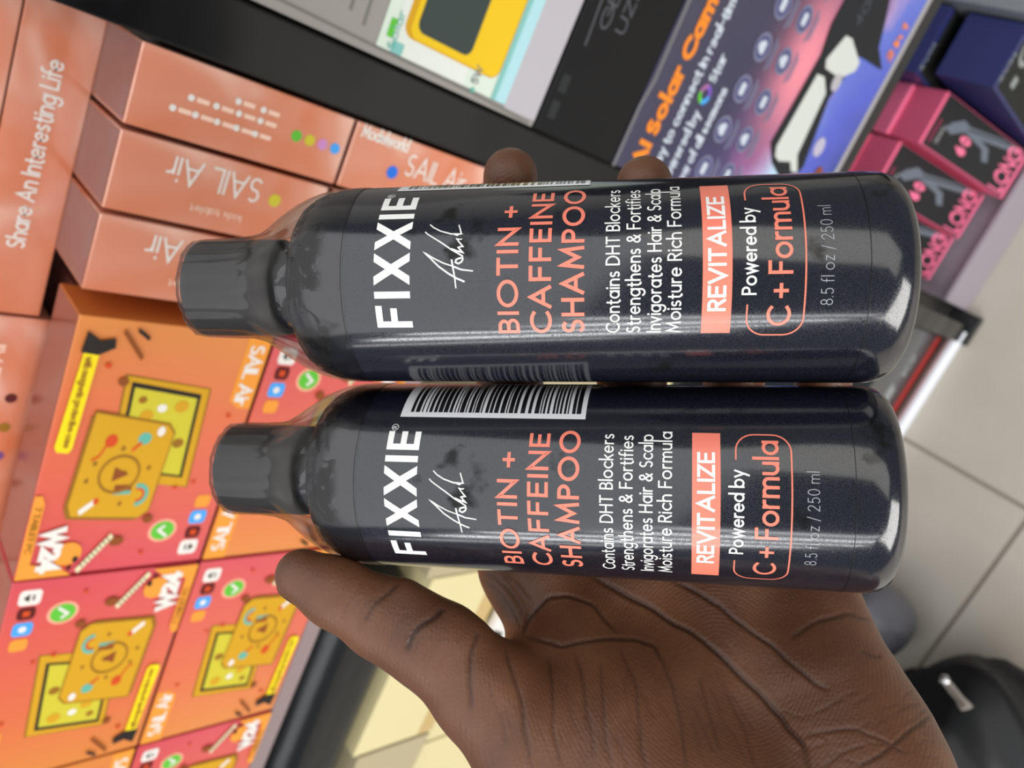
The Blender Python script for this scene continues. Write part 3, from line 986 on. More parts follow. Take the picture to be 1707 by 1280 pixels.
clear = mat('clear_plastic', '#cfc4b8', .15, trans=.6)
p0, p1 = on_bag(1576, 1134), on_bag(1612, 1180)
ax = (p1 - p0) / np.linalg.norm(p1 - p0)
sd = np.cross(ax, RW @ np.array([0, 0, 1.0])); sd /= np.linalg.norm(sd)
up_ = np.cross(sd, ax)
mb = MB()
rows = []
for t in np.linspace(0, 1, 8):
    w_ = .007 if t < .8 else .010
    rows.append([p0 + (p1 - p0) * t + sd * w_ * math.cos(a) + up_ * .004 * math.sin(a) for a in np.linspace(0, 2 * math.pi, 13)[:-1]])
mb.grid(rows, clear, close=True)
mb.face(rows[0], clear); mb.face(rows[-1][::-1], clear)
zp = mb.build('zip_pull', None, tuple(fb.location), True)
zp.location = (0, 0, 0); zp.parent = fb; zp['label'] = 'clear plastic zip pull'
mb = MB()
chrome = mat('chrome', '#e8e8ea', .1, metal=1.0)
rows = []
for i in range(9):
    ph = math.pi * i / 8
    rows.append([p0 + .009 * (math.sin(ph) * (math.cos(a) * sd + math.sin(a) * ax) + math.cos(ph) * up_) for a in np.linspace(0, 2 * math.pi, 15)[:-1]])
mb.grid(rows, chrome, close=True)
zr = mb.build('rivet', None, tuple(fb.location), True)
zr.location = (0, 0, 0); zr.parent = zp; zr['label'] = 'shiny metal rivet'

# ------------------------------------------------------------------ bottles
body_m = mat('bottle_black', '#0c0e16', 0.13, coat=0.0)
body_m.node_tree.nodes['Principled BSDF'].inputs['IOR'].default_value = 1.82      # lacquer under clear film
nt, n, b = nodes_of(body_m)
tc = n.new('ShaderNodeTexCoord')
no = n.new('ShaderNodeTexNoise'); no.inputs['Scale'].default_value = 4200; no.inputs['Detail'].default_value = 2
no2 = n.new('ShaderNodeTexNoise'); no2.inputs['Scale'].default_value = 70; no2.inputs['Detail'].default_value = 6
nt.links.new(tc.outputs['Object'], no.inputs['Vector']); nt.links.new(tc.outputs['Object'], no2.inputs['Vector'])
r1 = ramp(n, [(.38, '#070a1a'), (.72, '#24252a')])
nt.links.new(no.outputs['Fac'], r1.inputs[0])
r2 = ramp(n, [(.64, (0, 0, 0, 1)), (.70, (1, 1, 1, 1))])
nt.links.new(no2.outputs['Fac'], r2.inputs[0])
mx = n.new('ShaderNodeMix'); mx.data_type = 'RGBA'
nt.links.new(r2.outputs[0], mx.inputs[0]); nt.links.new(r1.outputs[0], mx.inputs[6]); mx.inputs[7].default_value = rgb('#141414')
# flaking shine on the shoulder under the film
sp = n.new('ShaderNodeSeparateXYZ'); nt.links.new(tc.outputs['Object'], sp.inputs[0])
mr = n.new('ShaderNodeMapRange'); mr.inputs[1].default_value, mr.inputs[2].default_value = .1315, .134
nt.links.new(sp.outputs[2], mr.inputs[0])
no4 = n.new('ShaderNodeTexNoise'); no4.inputs['Scale'].default_value = 190; no4.inputs['Detail'].default_value = 7; no4.inputs['Distortion'].default_value = .8
nt.links.new(tc.outputs['Object'], no4.inputs['Vector'])
r4 = ramp(n, [(.46, (0, 0, 0, 1)), (.54, (1, 1, 1, 1))]); nt.links.new(no4.outputs['Fac'], r4.inputs[0])
mu = n.new('ShaderNodeMath'); mu.operation = 'MULTIPLY'; nt.links.new(r4.outputs[0], mu.inputs[0]); nt.links.new(mr.outputs[0], mu.inputs[1])
mx3 = n.new('ShaderNodeMix'); mx3.data_type = 'RGBA'
nt.links.new(mu.outputs[0], mx3.inputs[0]); nt.links.new(mx.outputs[2], mx3.inputs[6]); mx3.inputs[7].default_value = rgb('#141415')
nt.links.new(mx3.outputs[2], b.inputs['Base Color'])
# rough where scuffed or flaking
r5 = ramp(n, [(.40, (.09, .09, .09, 1)), (.75, (.26, .26, .26, 1))]); nt.links.new(no.outputs['Fac'], r5.inputs[0])
ma = n.new('ShaderNodeMath'); ma.operation = 'MULTIPLY_ADD'; ma.inputs[1].default_value = .3
nt.links.new(mu.outputs[0], ma.inputs[0]); nt.links.new(r5.outputs[0], ma.inputs[2]); nt.links.new(ma.outputs[0], b.inputs['Roughness'])
# flakes, pits and scuffs are matt
r6 = ramp(n, [(.56, (0, 0, 0, 1)), (.70, (.55, .55, .55, 1))]); nt.links.new(no.outputs['Fac'], r6.inputs[0])
m1 = n.new('ShaderNodeMath'); m1.operation = 'MAXIMUM'; nt.links.new(r2.outputs[0], m1.inputs[0]); nt.links.new(mu.outputs[0], m1.inputs[1])
m2 = n.new('ShaderNodeMath'); m2.operation = 'MAXIMUM'; nt.links.new(m1.outputs[0], m2.inputs[0]); nt.links.new(r6.outputs[0], m2.inputs[1])
m3 = n.new('ShaderNodeMath'); m3.operation = 'MULTIPLY_ADD'; m3.inputs[1].default_value = -.36; m3.inputs[2].default_value = .5
nt.links.new(m2.outputs[0], m3.inputs[0]); nt.links.new(m3.outputs[0], b.inputs['Specular IOR Level'])
cap_m = mat('cap_satin', '#343334', 0.42)
add_bump(cap_m, 900, .06, .0004, 2)
coral = mat('label_coral', '#f0806a', .35, coat=.4)
lwhite = mat('label_white', '#f4f4f0', .35, coat=.4)
lgrey = mat('label_faint', '#b8bcc0', .35, coat=.4)
bar_w = mat('barcode_white', '#e8e8ea', .4, coat=.4)
bar_k = mat('barcode_black', '#0c0c0e', .4, coat=.4)
seam = mat('label_seam', '#08080a', .4)
film = bpy.data.materials.new('clear_film'); film.use_nodes = True
nt = film.node_tree; n = nt.nodes; n.clear()
out = n.new('ShaderNodeOutputMaterial'); tr = n.new('ShaderNodeBsdfTransparent'); gl = n.new('ShaderNodeBsdfGlossy')
tr.inputs[0].default_value = (.90, .88, .87, 1); gl.inputs['Roughness'].default_value = .16
lw = n.new('ShaderNodeLayerWeight'); lw.inputs[0].default_value = .28
mp = n.new('ShaderNodeMapRange'); mp.inputs[3].default_value = .02; mp.inputs[4].default_value = .62
nt.links.new(lw.outputs['Fresnel'], mp.inputs[0])
ms = n.new('ShaderNodeMixShader')
nt.links.new(mp.outputs[0], ms.inputs[0]); nt.links.new(tr.outputs[0], ms.inputs[1]); nt.links.new(gl.outputs[0], ms.inputs[2]); nt.links.new(ms.outputs[0], out.inputs[0])

RB = 0.025


def lathe(prof, m, n_seg=96, wob=None):
    mb = MB()
    rows = []
    for r_, z in prof:
        rows.append([((r_ + (wob(a, z) if wob else 0)) * math.sin(a), -(r_ + (wob(a, z) if wob else 0)) * math.cos(a), z)
                     for a in [2 * math.pi * i / n_seg for i in range(n_seg)]])
    mb.grid(rows, m, close=True)
    return mb


def make_bottle():
    root = empty('shampoo_bottle')
    prof = [(0.0001, .0012), (.017, .0012), (.0195, 0), (.0216, .0003), (.0232, .0013), (.0243, .0029), (.0249, .0052), (.025, .008)]
    prof += [(.025, z) for z in np.linspace(.012, .126, 20)]
    prof += [(.02495, .1300), (.0247, .1335), (.0241, .1366), (.0231, .1394), (.0216, .1417), (.0196, .1433), (.0170, .1443), (.0140, .1449), (.0118, .1453), (.0112, .1462), (.0110, .1530)]
    lathe(prof, body_m).build('body', root, smooth=True)
    cap_p = [(.0108, .1515), (.0122, .1514), (.0126, .1518), (.0127, .153), (.0128, .165), (.0128, .1742), (.0126, .1752), (.0121, .1756), (.0001, .1757)]
    lathe(cap_p, cap_m).build('cap', root, smooth=True)

    def wob(a, z):
        k = max(0.0, min(1.0, (z - .140) / .010))
        return k * .00012 * (math.sin(7 * a + 300 * z) + math.sin(13 * a - 500 * z) + math.sin(23 * a))
    fp = [(.02520, .1270), (.02515, .1312), (.0249, .1350), (.0243, .1385), (.0232, .1420), (.0216, .1455), (.0196, .1488), (.0175, .1520), (.0157, .1548), (.0144, .1575), (.0136, .1610), (.01335, .166), (.0132, .1745), (.0131, .1761), (.0124, .1765), (.011, .17645)]
    lathe(fp, film, 120, wob).build('shrink_wrap', root, smooth=True)['label'] = 'clear plastic film over cap and shoulder'
    # printing, u in mm of arc from the left text edge, v in mm up from the base
    A0 = -33.6

    def fm(u, v, layer=1):
        th = math.radians(A0) + u * .001 / RB
        r_ = RB + .00004 + .00005 * layer
        return (r_ * math.sin(th), -r_ * math.cos(th), v * .001)
    dg = RB * 1000 * math.pi / 180

    mb = MB()
    p = Panel(mb, fm, .8)
    # big name, drawn as blocks
    h0, h1, st = 110.9, 119.4, 1.55
    x = (-30.0 - A0) * dg
    def bar(a, b_, c, d_): p.rect(a, b_, c, d_, lwhite)
    bar(x, h0, x + st, h1); p.rect(x + st, h1 - st, x + 5.3, h1, lwhite); p.rect(x + st, h0 + 3.4, x + 4.7, h0 + 3.4 + st, lwhite)
    bar(x + 7.0, h0, x + 7.0 + st, h1)
    for q in (10.0, 18.1):
        p.quad((x + q, h0), (x + q + 2.0, h0), (x + q + 7.4, h1), (x + q + 5.4, h1), lwhite)
        p.quad((x + q, h1), (x + q + 2.0, h1), (x + q + 3.7 + .98, 115.15 - .25), (x + q + 3.7 - 1.0, 115.15 - .25), lwhite, 1.2)
        p.quad((x + q + 3.7 - 1.0, 115.15 + .25), (x + q + 3.7 + 1.0, 115.15 + .25), (x + q + 7.4, h0), (x + q + 5.4, h0), lwhite, 1.2)
    bar(x + 27.0 - .6, h0, x + 27.0 - .6 + st, h1)
    ex = x + 29.4
    bar(ex, h0, ex + st, h1)
    for v in (h0, (h0 + h1) / 2 - st / 2, h1 - st):
        p.rect(ex + st, v, ex + (4.9 if v != h0 + 3 else 4.4), v + st, lwhite)
    # registered mark
    rx = (51.2 - A0) * dg
    p.stroke(arc(rx, 118.1, .85, .85, 0, 360, 24), .13, lwhite); p.text('R', rx - .32, 117.6, 1.05, lwhite, .13)
    # signature
    for pl in SIG:
        p.stroke(pl, .34, lwhite, cap=False, taper=(1.2, .8))
    for t_, a1, v0, cap_h in (('BIOTIN +', 37.5, 85.9, 4.9), ('CAFFEINE', 48.8, 78.5, 5.0), ('SHAMPOO', 50.8, 71.2, 5.1)):
        p.text(t_, .35, v0, cap_h, coral, .165, width=(a1 - A0) * dg - .7, gap=.33)
    for t_, a1, v0 in (('Contains DHT Blockers', 49.2, 63.4), ('Strengthens & Fortifies', 48.6, 58.9), ('Invigorates Hair & Scalp', 49.3, 54.4), ('Moisture Rich Formula', 51.2, 50.1)):
        p.text(t_, .1, v0, 3.1, lwhite, .115, width=(a1 - A0) * dg - .2, gap=.26, space=.42)
    p.rect(-.3, 39.5, (51 - A0) * dg, 45.7, coral)
    p.text('REVITALIZE', (-21.6 - A0) * dg, 40.7, 3.9, lwhite, .17, width=61 * dg, layer=2, gap=.26)
    p.text('Powered by', (-14 - A0) * dg, 34.4, 3.1, lwhite, .135, width=45 * dg, gap=.24)
    p.text('C + Formula', (-29.6 - A0) * dg, 27.0, 5.1, coral, .14, width=76 * dg, gap=.24)
    x0, x1, y0, y1, rr = (-35.5 - A0) * dg, (50.5 - A0) * dg, 24.4, 36.2, 4.0
    path = [((-19.6 - A0) * dg, y1)] + arc(x0 + rr, y1 - rr, rr, rr, 90, 180) + arc(x0 + rr, y0 + rr, rr, rr, 180, 270) + arc(x1 - rr, y0 + rr, rr, rr, 270, 360) + arc(x1 - rr, y1 - rr, rr, rr, 0, 90) + [((37 - A0) * dg, y1)]
    p.stroke(path, .34, coral)
    p.text('8.5 fl oz / 250 ml', (-19.7 - A0) * dg, 18.7, 2.5, lgrey, .048, width=51 * dg, gap=.28, space=.36)
    # faint seams of the label sheet
    for v in (131.0 - 3.5, 11.3):
        p.stroke([((-75 - A0) * dg, v), ((120 - A0) * dg, v)], .12, seam)
    mb.build('label_print', root)['label'] = 'white and coral label lettering'
    # barcode sticker
    mb = MB()
    p = Panel(mb, fm, .8)
    ub0, ub1 = (58.6 - A0) * dg, (100 - A0) * dg
    p.rect(ub0, 70.6, ub1, 117.6, bar_w)
    rnd = random.Random(12)
    v = 115.2
    while v > 72.8:
        wv = rnd.choice((.32, .32, .55, .8, 1.1))
        p.rect(ub0 + 1.6, v - wv, ub1 - 1.0, v, bar_k, 2)
        v -= wv + rnd.choice((.3, .35, .5, .8))
    mb.build('barcode_sticker', root)['label'] = 'white sticker with black barcode'
    return root


# signature strokes traced as handwriting, in label millimetres
SIG = [[(12.1, 98.08), (12.85, 99.85), (13.99, 101.79), (15.62, 104.08), (17.61, 106.1), (18.89, 107.53), (17.59, 105.44), (16.41, 103.12), (15.73, 101.15), (15.56, 100.66)], [(17.18, 101.12), (15.24, 100.76), (13.02, 100.33), (10.65, 100.12)], [(15.56, 100.66), (14.83, 98.87), (14.46, 96.12)], [(17.46, 98.85), (17.4, 99.4), (17.09, 100.07), (16.51, 100.19), (16.18, 99.54), (16.55, 98.83), (17.13, 98.52), (17.94, 98.67), (18.52, 99.6), (19.49, 101.27), (21.08, 103.49), (22.55, 105.73), (23.5, 107.14), (24.08, 107.7)], [(19.66, 101.28), (19.13, 99.95), (18.77, 98.64), (19.96, 99.67), (20.12, 99.19), (20.17, 98.6), (21.33, 99.58), (22.05, 100.12), (21.92, 99.39), (22.01, 98.88)], [(22.93, 99.85), (23.25, 100.8), (23.28, 99.23), (23.35, 101.52), (24.16, 104.06), (25.17, 105.82), (26.07, 106.75)], [(23.32, 100.54), (23.22, 99.71), (23.35, 99.17), (24.4, 99.48), (25.77, 99.94)]]


def cam_frame(base, xv, yv, av, spin=0.0):
    o = CAM + RW @ np.array(base)
    X, Yv, Z = RW @ np.array(xv), RW @ np.array(yv), RW @ np.array(av)
    M = Matrix(((X[0], Yv[0], Z[0], o[0]), (X[1], Yv[1], Z[1], o[1]), (X[2], Yv[2], Z[2], o[2]), (0, 0, 0, 1)))
    return M @ Matrix.Rotation(math.radians(spin), 4, 'Z')


bt = make_bottle()
bt.matrix_world = cam_frame([0.0252, 0.09, 0.1834], [1.0, 0.0043, 0.0], [-0.0006, 0.1478, 0.989], [0.0042, -0.989, 0.1478])
BG = 'shampoo bottles held in the hand'
tag(bt, 'black shampoo bottle at the fingertips, cap wrap smooth, farther from thumb', 'bottle', BG)
bt2 = copy_tree(bt)
bt2.matrix_world = cam_frame([-0.0254, 0.0905, 0.1865], [1.0, 0.0046, 0.0], [-0.001, 0.2223, 0.975], [0.0045, -0.975, 0.2223], -17.2)
tag(bt2, 'black shampoo bottle against the thumb and palm, barcode showing beside its neighbour', 'bottle', BG)

# ------------------------------------------------------------------ hand


def capc(x, y, Z):
    return np.array([(1280 - y - 640) / F_PX, (x - 853.5) / F_PX, 1.0]) * Z


HB = []      # tapered capsules (a, b, ra, rb, k) in camera space


def chain(pts, k):
    for (a, b) in zip(pts[:-1], pts[1:]):
        HB.append((capc(*a[:3]), capc(*b[:3]), a[3], b[3], k))


# thumb
chain([(503, 958, .2045, .0070), (560, 987, .2045, .0086), (640, 1031, .2035, .0100), (700, 1062, .2025, .0108), (738, 1086, .202, .0111), (805, 1150, .200, .0130), (880, 1230, .198, .0148), (985, 1360, .196, .020)], .004)
chain([(672, 1003, .2025, .0058), (690, 1018, .2020, .0058)], .003)
chain([(752, 1058, .2005, .0072), (772, 1074, .2000, .0074)], .003)
# fingers
chain([(851, 293, .2195, .0078), (849, 385, .2290, .0083), (847, 490, .2325, .0088), (850, 640, .2415, .0096), (858, 800, .2466, .0110)], .004)
chain([(1074, 307, .2150, .0078), (1071, 395, .2245, .0084), (1064, 495, .2275, .0090), (1053, 640, .2370, .0098), (1045, 800, .2435, .0112)], .004)
chain([(1232, 400, .236, .0080), (1230, 480, .244, .0086), (1225, 600, .248, .0092), (1212, 830, .244, .0110)], .004)
chain([(1373, 560, .236, .0070), (1372, 630, .241, .0076), (1370, 720, .241, .0082), (1350, 890, .238, .0100)], .004)
# palm
chain([(858, 800, .2466, .0110), (880, 940, .2375, .0132), (960, 1100, .227, .0160), (1120, 1380, .205, .022)], .010)
chain([(1045, 800, .247, .0112), (1050, 960, .238, .0138), (1100, 1130, .226, .0165), (1200, 1400, .205, .024)], .012)
chain([(1212, 830, .244, .0110), (1210, 970, .236, .0138), (1235, 1130, .226, .0170), (1300, 1400, .205, .025)], .012)
chain([(1350, 890, .238, .0100), (1345, 985, .230, .0120), (1370, 1100, .2215, .0152), (1422, 1230, .210, .0185), (1480, 1400, .203, .021)], .010)
# thenar and hypothenar pads
chain([(900, 1160, .213, .0150), (1000, 1230, .207, .0200), (1080, 1330, .200, .0230)], .010)
chain([(960, 1110, .222, .0140), (1090, 1180, .214, .0170)], .010)
chain([(1380, 1160, .212, .0145), (1435, 1290, .200, .0190)], .010)
# forearm
chain([(1120, 1400, .203, .028), (1250, 1800, .195, .030), (1330, 2400, .19, .036)], .014)
chain([(1400, 1400, .203, .028), (1430, 1800, .195, .030), (1480, 2400, .19, .036)], .014)


def hand_mesh(h=0.0006):
    P = np.array([q for c in HB for q in (c[0] - max(c[2:4]), c[0] + max(c[2:4]), c[1] - max(c[2:4]), c[1] + max(c[2:4]))])
    lo, hi = P.min(0) - .006, P.max(0) + .006
    lo[0] = max(lo[0], -.165)
    N = np.ceil((hi - lo) / h).astype(int) + 1
    ax = [(lo[i] + h * np.arange(N[i])).astype(np.float32) for i in range(3)]
    Fd = np.full(N, .05, np.float32)
    for a, b, ra, rb, k in HB:
        R = max(ra, rb) + k * 1.5 + .004
        i0 = np.maximum(((np.minimum(a, b) - R - lo) / h).astype(int), 0)
        i1 = np.minimum(((np.maximum(a, b) + R - lo) / h).astype(int) + 1, N)
        if (i1 <= i0).any(): continue
        sl = tuple(slice(i0[i], i1[i]) for i in range(3))
        x = ax[0][sl[0]][:, None, None]; y = ax[1][sl[1]][None, :, None]; z = ax[2][sl[2]][None, None, :]
        ab = (b - a).astype(np.float32); L2 = float(ab @ ab)
        t = np.clip(((x - a[0]) * ab[0] + (y - a[1]) * ab[1] + (z - a[2]) * ab[2]) / L2, 0, 1).astype(np.float32)
        d = np.sqrt((x - a[0] - t * ab[0]) ** 2 + (y - a[1] - t * ab[1]) ** 2 + (z - a[2] - t * ab[2]) ** 2) - (ra + (rb - ra) * t)
        cur = Fd[sl]
        hh = np.maximum(k - np.abs(cur - d), 0) / k
        Fd[sl] = np.minimum(cur, d) - hh * hh * k * .25
    Fd[0, :, :] = np.maximum(Fd[0, :, :], h * .5)        # closes the cut forearm
    ins = Fd < 0
    c8 = [ins[i:N[0] - 1 + i, j:N[1] - 1 + j, l:N[2] - 1 + l] for i in (0, 1) for j in (0, 1) for l in (0, 1)]
    anyi = np.logical_or.reduce(c8); alli = np.logical_and.reduce(c8)
    cells = np.argwhere(anyi & ~alli)
    idx = np.full(anyi.shape, -1, np.int32)
    idx[cells[:, 0], cells[:, 1], cells[:, 2]] = np.arange(len(cells))
    acc = np.zeros((len(cells), 3)); cnt = np.zeros(len(cells))
    cor = [(i, j, l) for i in (0, 1) for j in (0, 1) for l in (0, 1)]
    for p in cor:
        for axis in range(3):
            if p[axis]: continue
            q = list(p); q[axis] = 1
            fa = Fd[cells[:, 0] + p[0], cells[:, 1] + p[1], cells[:, 2] + p[2]]
            fb_ = Fd[cells[:, 0] + q[0], cells[:, 1] + q[1], cells[:, 2] + q[2]]
            cr = (fa < 0) != (fb_ < 0)
            t = np.where(cr, fa / np.where(cr, fa - fb_, 1), 0)
            pt = np.tile(np.array(p, float), (len(cells), 1)); pt[:, axis] += t
            acc[cr] += pt[cr]; cnt[cr] += 1
    V = lo + h * (cells + acc / cnt[:, None])
    quads = []
    for axis in range(3):
        o1, o2 = [k for k in range(3) if k != axis]
        sl0 = [slice(1, -1)] * 3; sl1 = [slice(1, -1)] * 3
        sl0[axis] = slice(0, N[axis] - 1); sl1[axis] = slice(1, N[axis])
        A, B = ins[tuple(sl0)], ins[tuple(sl1)]
        e = np.argwhere(A != B)
        base = e.copy(); base[:, o1] += 1; base[:, o2] += 1
        s = A[e[:, 0], e[:, 1], e[:, 2]]
        def ci(d1, d2):
            c = base.copy(); c[:, o1] -= d1; c[:, o2] -= d2
            return idx[c[:, 0], c[:, 1], c[:, 2]]
        qd = np.stack([ci(0, 0), ci(1, 0), ci(1, 1), ci(0, 1)], 1)
        flip = s if axis != 1 else ~s
        qd[~flip] = qd[~flip][:, ::-1]
        quads.append(qd)
    Q = np.concatenate(quads)
    Q = Q[(Q >= 0).all(1)]
    return V, Q


CREASES = [
    ([(985, 958), (1019, 979), (1064, 1001), (1106, 1027), (1146, 1049), (1196, 1085), (1232, 1125), (1267, 1157), (1290, 1180), (1314, 1213), (1340, 1245), (1350, 1280)], 6.5, .9),
    ([(1120, 965), (1150, 981), (1203, 1014), (1252, 1052), (1302, 1090), (1340, 1125), (1380, 1150)], 5, .7),
    ([(1320, 1062), (1355, 1037), (1414, 1022), (1450, 1030)], 6, .45),
    ([(1435, 1085), (1469, 1096)], 5, .4),
    ([(873, 1058), (887, 1024), (915, 996), (949, 992), (988, 1007), (1011, 1035), (1030, 1055)], 5, .6),
    ([(880, 1059), (937, 1076), (977, 1069), (1016, 1063), (1061, 1063), (1089, 1075), (1112, 1111)], 5.5, .6),
    ([(842, 1080), (852, 1110), (864, 1145), (872, 1180), (876, 1215), (887, 1277)], 5, .5),
    ([(915, 1090), (921, 1159), (923, 1215), (935, 1277)], 4.5, .4),
    ([(960, 1089), (974, 1139), (983, 1207), (990, 1260)], 4.5, .4),
    ([(1003, 1100), (1005, 1159), (1011, 1235), (1020, 1280)], 4, .35),
    ([(1033, 1078), (1061, 1145), (1067, 1215), (1075, 1275)], 4.5, .4),
    ([(1092, 1078), (1120, 1139), (1137, 1218), (1145, 1280)], 4.5, .4),
    ([(1165, 1125), (1185, 1190), (1200, 1250)], 4, .35),
    ([(1210, 1150), (1240, 1210), (1255, 1275)], 4, .3),
    ([(665, 970), (645, 988), (626, 1003), (607, 1035)], 5, .5),
    ([(740, 1012), (722, 1028), (700, 1043), (685, 1062), (677, 1085)], 7, .8),
    ([(797, 1050), (788, 1080), (782, 1117), (785, 1180)], 5.5, .55),
    ([(1340, 1230), (1373, 1219), (1428, 1213), (1481, 1239), (1510, 1255)], 4.5, .4),
    ([(1430, 1280), (1446, 1271), (1487, 1245), (1531, 1207), (1550, 1190)], 5, .5),
    ([(1370, 1280), (1400, 1255), (1440, 1240)], 4, .3),
    ([(800, 960), (830, 985), (850, 1010), (868, 1045)], 4, .25),
    ([(815, 955), (850, 985), (872, 1020)], 4, .3),
    ([(840, 955), (865, 975), (880, 1000)], 4, .3),
]


def chaikin(pl, k=2):
    for _ in range(k):
        q = [pl[0]]
        for a, b in zip(pl[:-1], pl[1:]):
            q += [(a[0] * .75 + b[0] * .25, a[1] * .75 + b[1] * .25), (a[0] * .25 + b[0] * .75, a[1] * .25 + b[1] * .75)]
        pl = q + [pl[-1]]
    return pl


def jitter(pl, amp, rnd):
    return [(x + rnd.uniform(-amp, amp), y + rnd.uniform(-amp, amp)) for x, y in pl]


rnd = random.Random(31)
CREASES = [(chaikin(jitter(resample(pl, 28), 2.2, rnd)), w, d_ * .85) for pl, w, d_ in CREASES]
for _ in range(46):          # fine lines running over the thumb pad towards the wrist
    x, y = rnd.uniform(800, 1230), rnd.uniform(1085, 1250)
    L = rnd.uniform(25, 80)
    sl = .12 + (x - 850) / 900.0 + rnd.uniform(-.25, .25)
    CREASES.append((chaikin(jitter([(x, y), (x + sl * L * .5, y + L * .5), (x + sl * L, y + L)], 2.5, rnd)), rnd.uniform(2.6, 3.6), rnd.uniform(.08, .20)))
for _ in range(26):          # short folds across the heel of the hand
    x, y = rnd.uniform(1290, 1560), rnd.uniform(1150, 1275)
    L = rnd.uniform(20, 60)
    sl = rnd.uniform(-.7, .4)
    CREASES.append((chaikin(jitter([(x, y), (x + L * .5, y + sl * L * .5), (x + L, y + sl * L)], 2.5, rnd)), rnd.uniform(2.6, 3.8), rnd.uniform(.08, .2)))
for _ in range(16):          # and across the thumb
    t = rnd.random()
    x, y = 560 + 180 * t, 985 + 120 * t
    L = rnd.uniform(15, 45)
    CREASES.append((chaikin(jitter([(x + .5 * L, y - .8 * L), (x, y), (x - .4 * L, y + .8 * L)], 2.5, rnd)), rnd.uniform(2.6, 3.4), rnd.uniform(.06, .16)))


def carve(V, Q):
    nrm = np.zeros_like(V)
    a, b, c, d = (V[Q[:, i]] for i in range(4))
    fn = np.cross(c - a, d - b)
    for i in range(4):
        np.add.at(nrm, Q[:, i], fn)
    nrm /= np.linalg.norm(nrm, axis=1)[:, None] + 1e-12
    view = V / np.linalg.norm(V, axis=1)[:, None]
    facing = (nrm * view).sum(1)
    if np.median(facing[V[:, 2] < np.percentile(V[:, 2], 20)]) > 0:
        nrm, facing, Q = -nrm, -facing, Q[:, ::-1]
    front = np.clip(-facing * 2.5, 0, 1)
    px = 853.5 + F_PX * V[:, 1] / V[:, 2]
    py = 640 - F_PX * V[:, 0] / V[:, 2]
    dep, dk = np.zeros(len(V)), np.zeros(len(V))
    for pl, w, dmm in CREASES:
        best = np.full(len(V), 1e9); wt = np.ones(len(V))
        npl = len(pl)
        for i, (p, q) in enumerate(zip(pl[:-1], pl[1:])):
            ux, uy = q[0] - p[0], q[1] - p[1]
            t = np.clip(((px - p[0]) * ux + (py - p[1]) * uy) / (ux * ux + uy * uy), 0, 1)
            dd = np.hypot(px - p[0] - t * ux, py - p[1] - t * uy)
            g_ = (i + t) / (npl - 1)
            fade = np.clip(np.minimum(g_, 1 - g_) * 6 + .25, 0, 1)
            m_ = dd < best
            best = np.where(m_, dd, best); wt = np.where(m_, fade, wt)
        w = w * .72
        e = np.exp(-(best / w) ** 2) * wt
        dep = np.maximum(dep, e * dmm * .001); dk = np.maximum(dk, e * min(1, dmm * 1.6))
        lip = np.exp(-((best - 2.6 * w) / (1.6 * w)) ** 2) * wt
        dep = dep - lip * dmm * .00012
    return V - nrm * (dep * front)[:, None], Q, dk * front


skin = mat('skin', '#603a26', 0.46)
nt, n, b = nodes_of(skin)
b.inputs['Subsurface Weight'].default_value = 0.08
b.inputs['Subsurface Radius'].default_value = (.004, .0015, .0008)
tc = n.new('ShaderNodeTexCoord')
n1 = n.new('ShaderNodeTexNoise'); n1.inputs['Scale'].default_value = 60; n1.inputs['Detail'].default_value = 4
nt.links.new(tc.outputs['Object'], n1.inputs['Vector'])
rr = ramp(n, [(.3, '#5a3722'), (.7, '#6e462e')])
nt.links.new(n1.outputs['Fac'], rr.inputs[0])
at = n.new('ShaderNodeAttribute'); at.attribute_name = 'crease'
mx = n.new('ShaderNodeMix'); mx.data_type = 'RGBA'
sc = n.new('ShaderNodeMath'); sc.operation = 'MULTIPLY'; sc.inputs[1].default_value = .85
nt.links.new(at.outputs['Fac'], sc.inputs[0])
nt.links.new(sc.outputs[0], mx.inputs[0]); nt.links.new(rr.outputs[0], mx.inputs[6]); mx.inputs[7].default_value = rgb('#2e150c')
nt.links.new(mx.outputs[2], b.inputs['Base Color'])
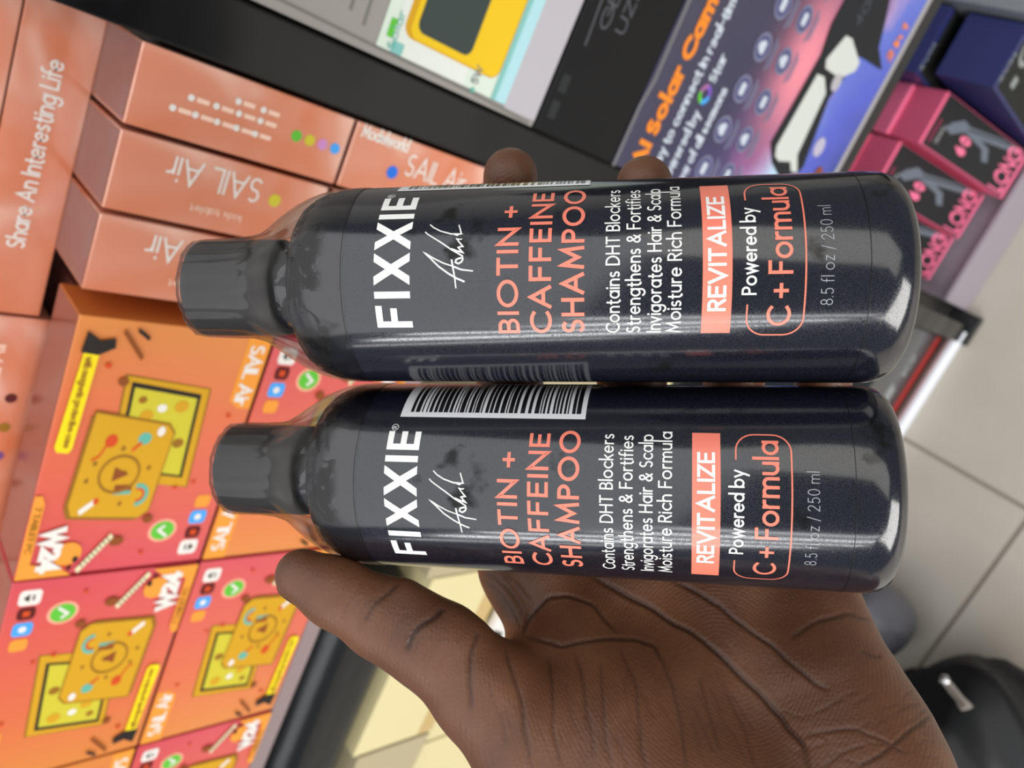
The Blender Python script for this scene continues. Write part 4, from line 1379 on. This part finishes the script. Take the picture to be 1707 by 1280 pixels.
# fine papillary ridges and pores
wv = n.new('ShaderNodeTexWave'); wv.wave_type = 'RINGS'; wv.rings_direction = 'SPHERICAL'; wv.inputs['Scale'].default_value = 300; wv.inputs['Distortion'].default_value = 6; wv.inputs['Detail'].default_value = 2; wv.inputs['Detail Scale'].default_value = .03
n3 = n.new('ShaderNodeTexVoronoi'); n3.feature = 'DISTANCE_TO_EDGE'; n3.inputs['Scale'].default_value = 620
nt.links.new(tc.outputs['Object'], wv.inputs['Vector']); nt.links.new(tc.outputs['Object'], n3.inputs['Vector'])
ad = n.new('ShaderNodeMath'); ad.operation = 'MULTIPLY_ADD'; ad.inputs[1].default_value = .20
nt.links.new(wv.outputs['Fac'], ad.inputs[0]); nt.links.new(n3.outputs['Distance'], ad.inputs[2])
bu = n.new('ShaderNodeBump'); bu.inputs['Strength'].default_value = .45; bu.inputs['Distance'].default_value = .0003
nt.links.new(ad.outputs[0], bu.inputs['Height']); nt.links.new(bu.outputs['Normal'], b.inputs['Normal'])

V, Q = hand_mesh()
# even out the grid, then carve the folds
for _ in range(9):
    s = np.zeros_like(V); cnt = np.zeros(len(V))
    for i in range(4):
        j = (i + 1) % 4
        np.add.at(s, Q[:, i], V[Q[:, j]]); np.add.at(cnt, Q[:, i], 1)
        np.add.at(s, Q[:, j], V[Q[:, i]]); np.add.at(cnt, Q[:, j], 1)
    V = V + .5 * (s / cnt[:, None] - V)
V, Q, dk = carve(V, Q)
hand_root = CAM + RW @ capc(1200, 1100, .215)
Wv = (RW @ V.T).T + CAM - hand_root
me = bpy.data.meshes.new('hand')
me.from_pydata(Wv.tolist(), [], Q.tolist())
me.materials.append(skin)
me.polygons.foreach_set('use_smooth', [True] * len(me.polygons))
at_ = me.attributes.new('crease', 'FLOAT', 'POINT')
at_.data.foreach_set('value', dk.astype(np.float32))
me.update()
hand = bpy.data.objects.new('hand', me)
col.objects.link(hand)
hand.location = hand_root
tag(hand, 'dark-skinned left hand with open palm gripping two black bottles', 'hand')

# thumbnail: curved plate on the outer side of the thumb tip
nail_m = mat('nail', '#d0ab92', 0.3, coat=.3)
mb = MB()
A = capc(474, 963, .2075); B = capc(530, 1001, .2075)
axis = (B - A) / np.linalg.norm(B - A)
outv = np.array([-.62, -.35, .70]); outv -= axis * (outv @ axis); outv /= np.linalg.norm(outv)
side = np.cross(axis, outv)
rows = []
for i in range(9):
    t = i / 8
    c0 = A + (B - A) * t
    rows.append([])
    for j in range(11):
        a = math.radians(-48 + 96 * j / 10)
        wd = .0062 * (1 - .25 * (2 * t - 1) ** 4)
        q = c0 - outv * .0038 + outv * (.0062 * math.cos(a)) + side * (wd * math.sin(a))
        rows[-1].append(RW @ q + CAM - hand_root)
mb.grid(rows, nail_m)
nail = mb.build('thumbnail', hand, (0, 0, 0), True, shift=False)
nail['label'] = 'pale thumbnail seen edge-on'
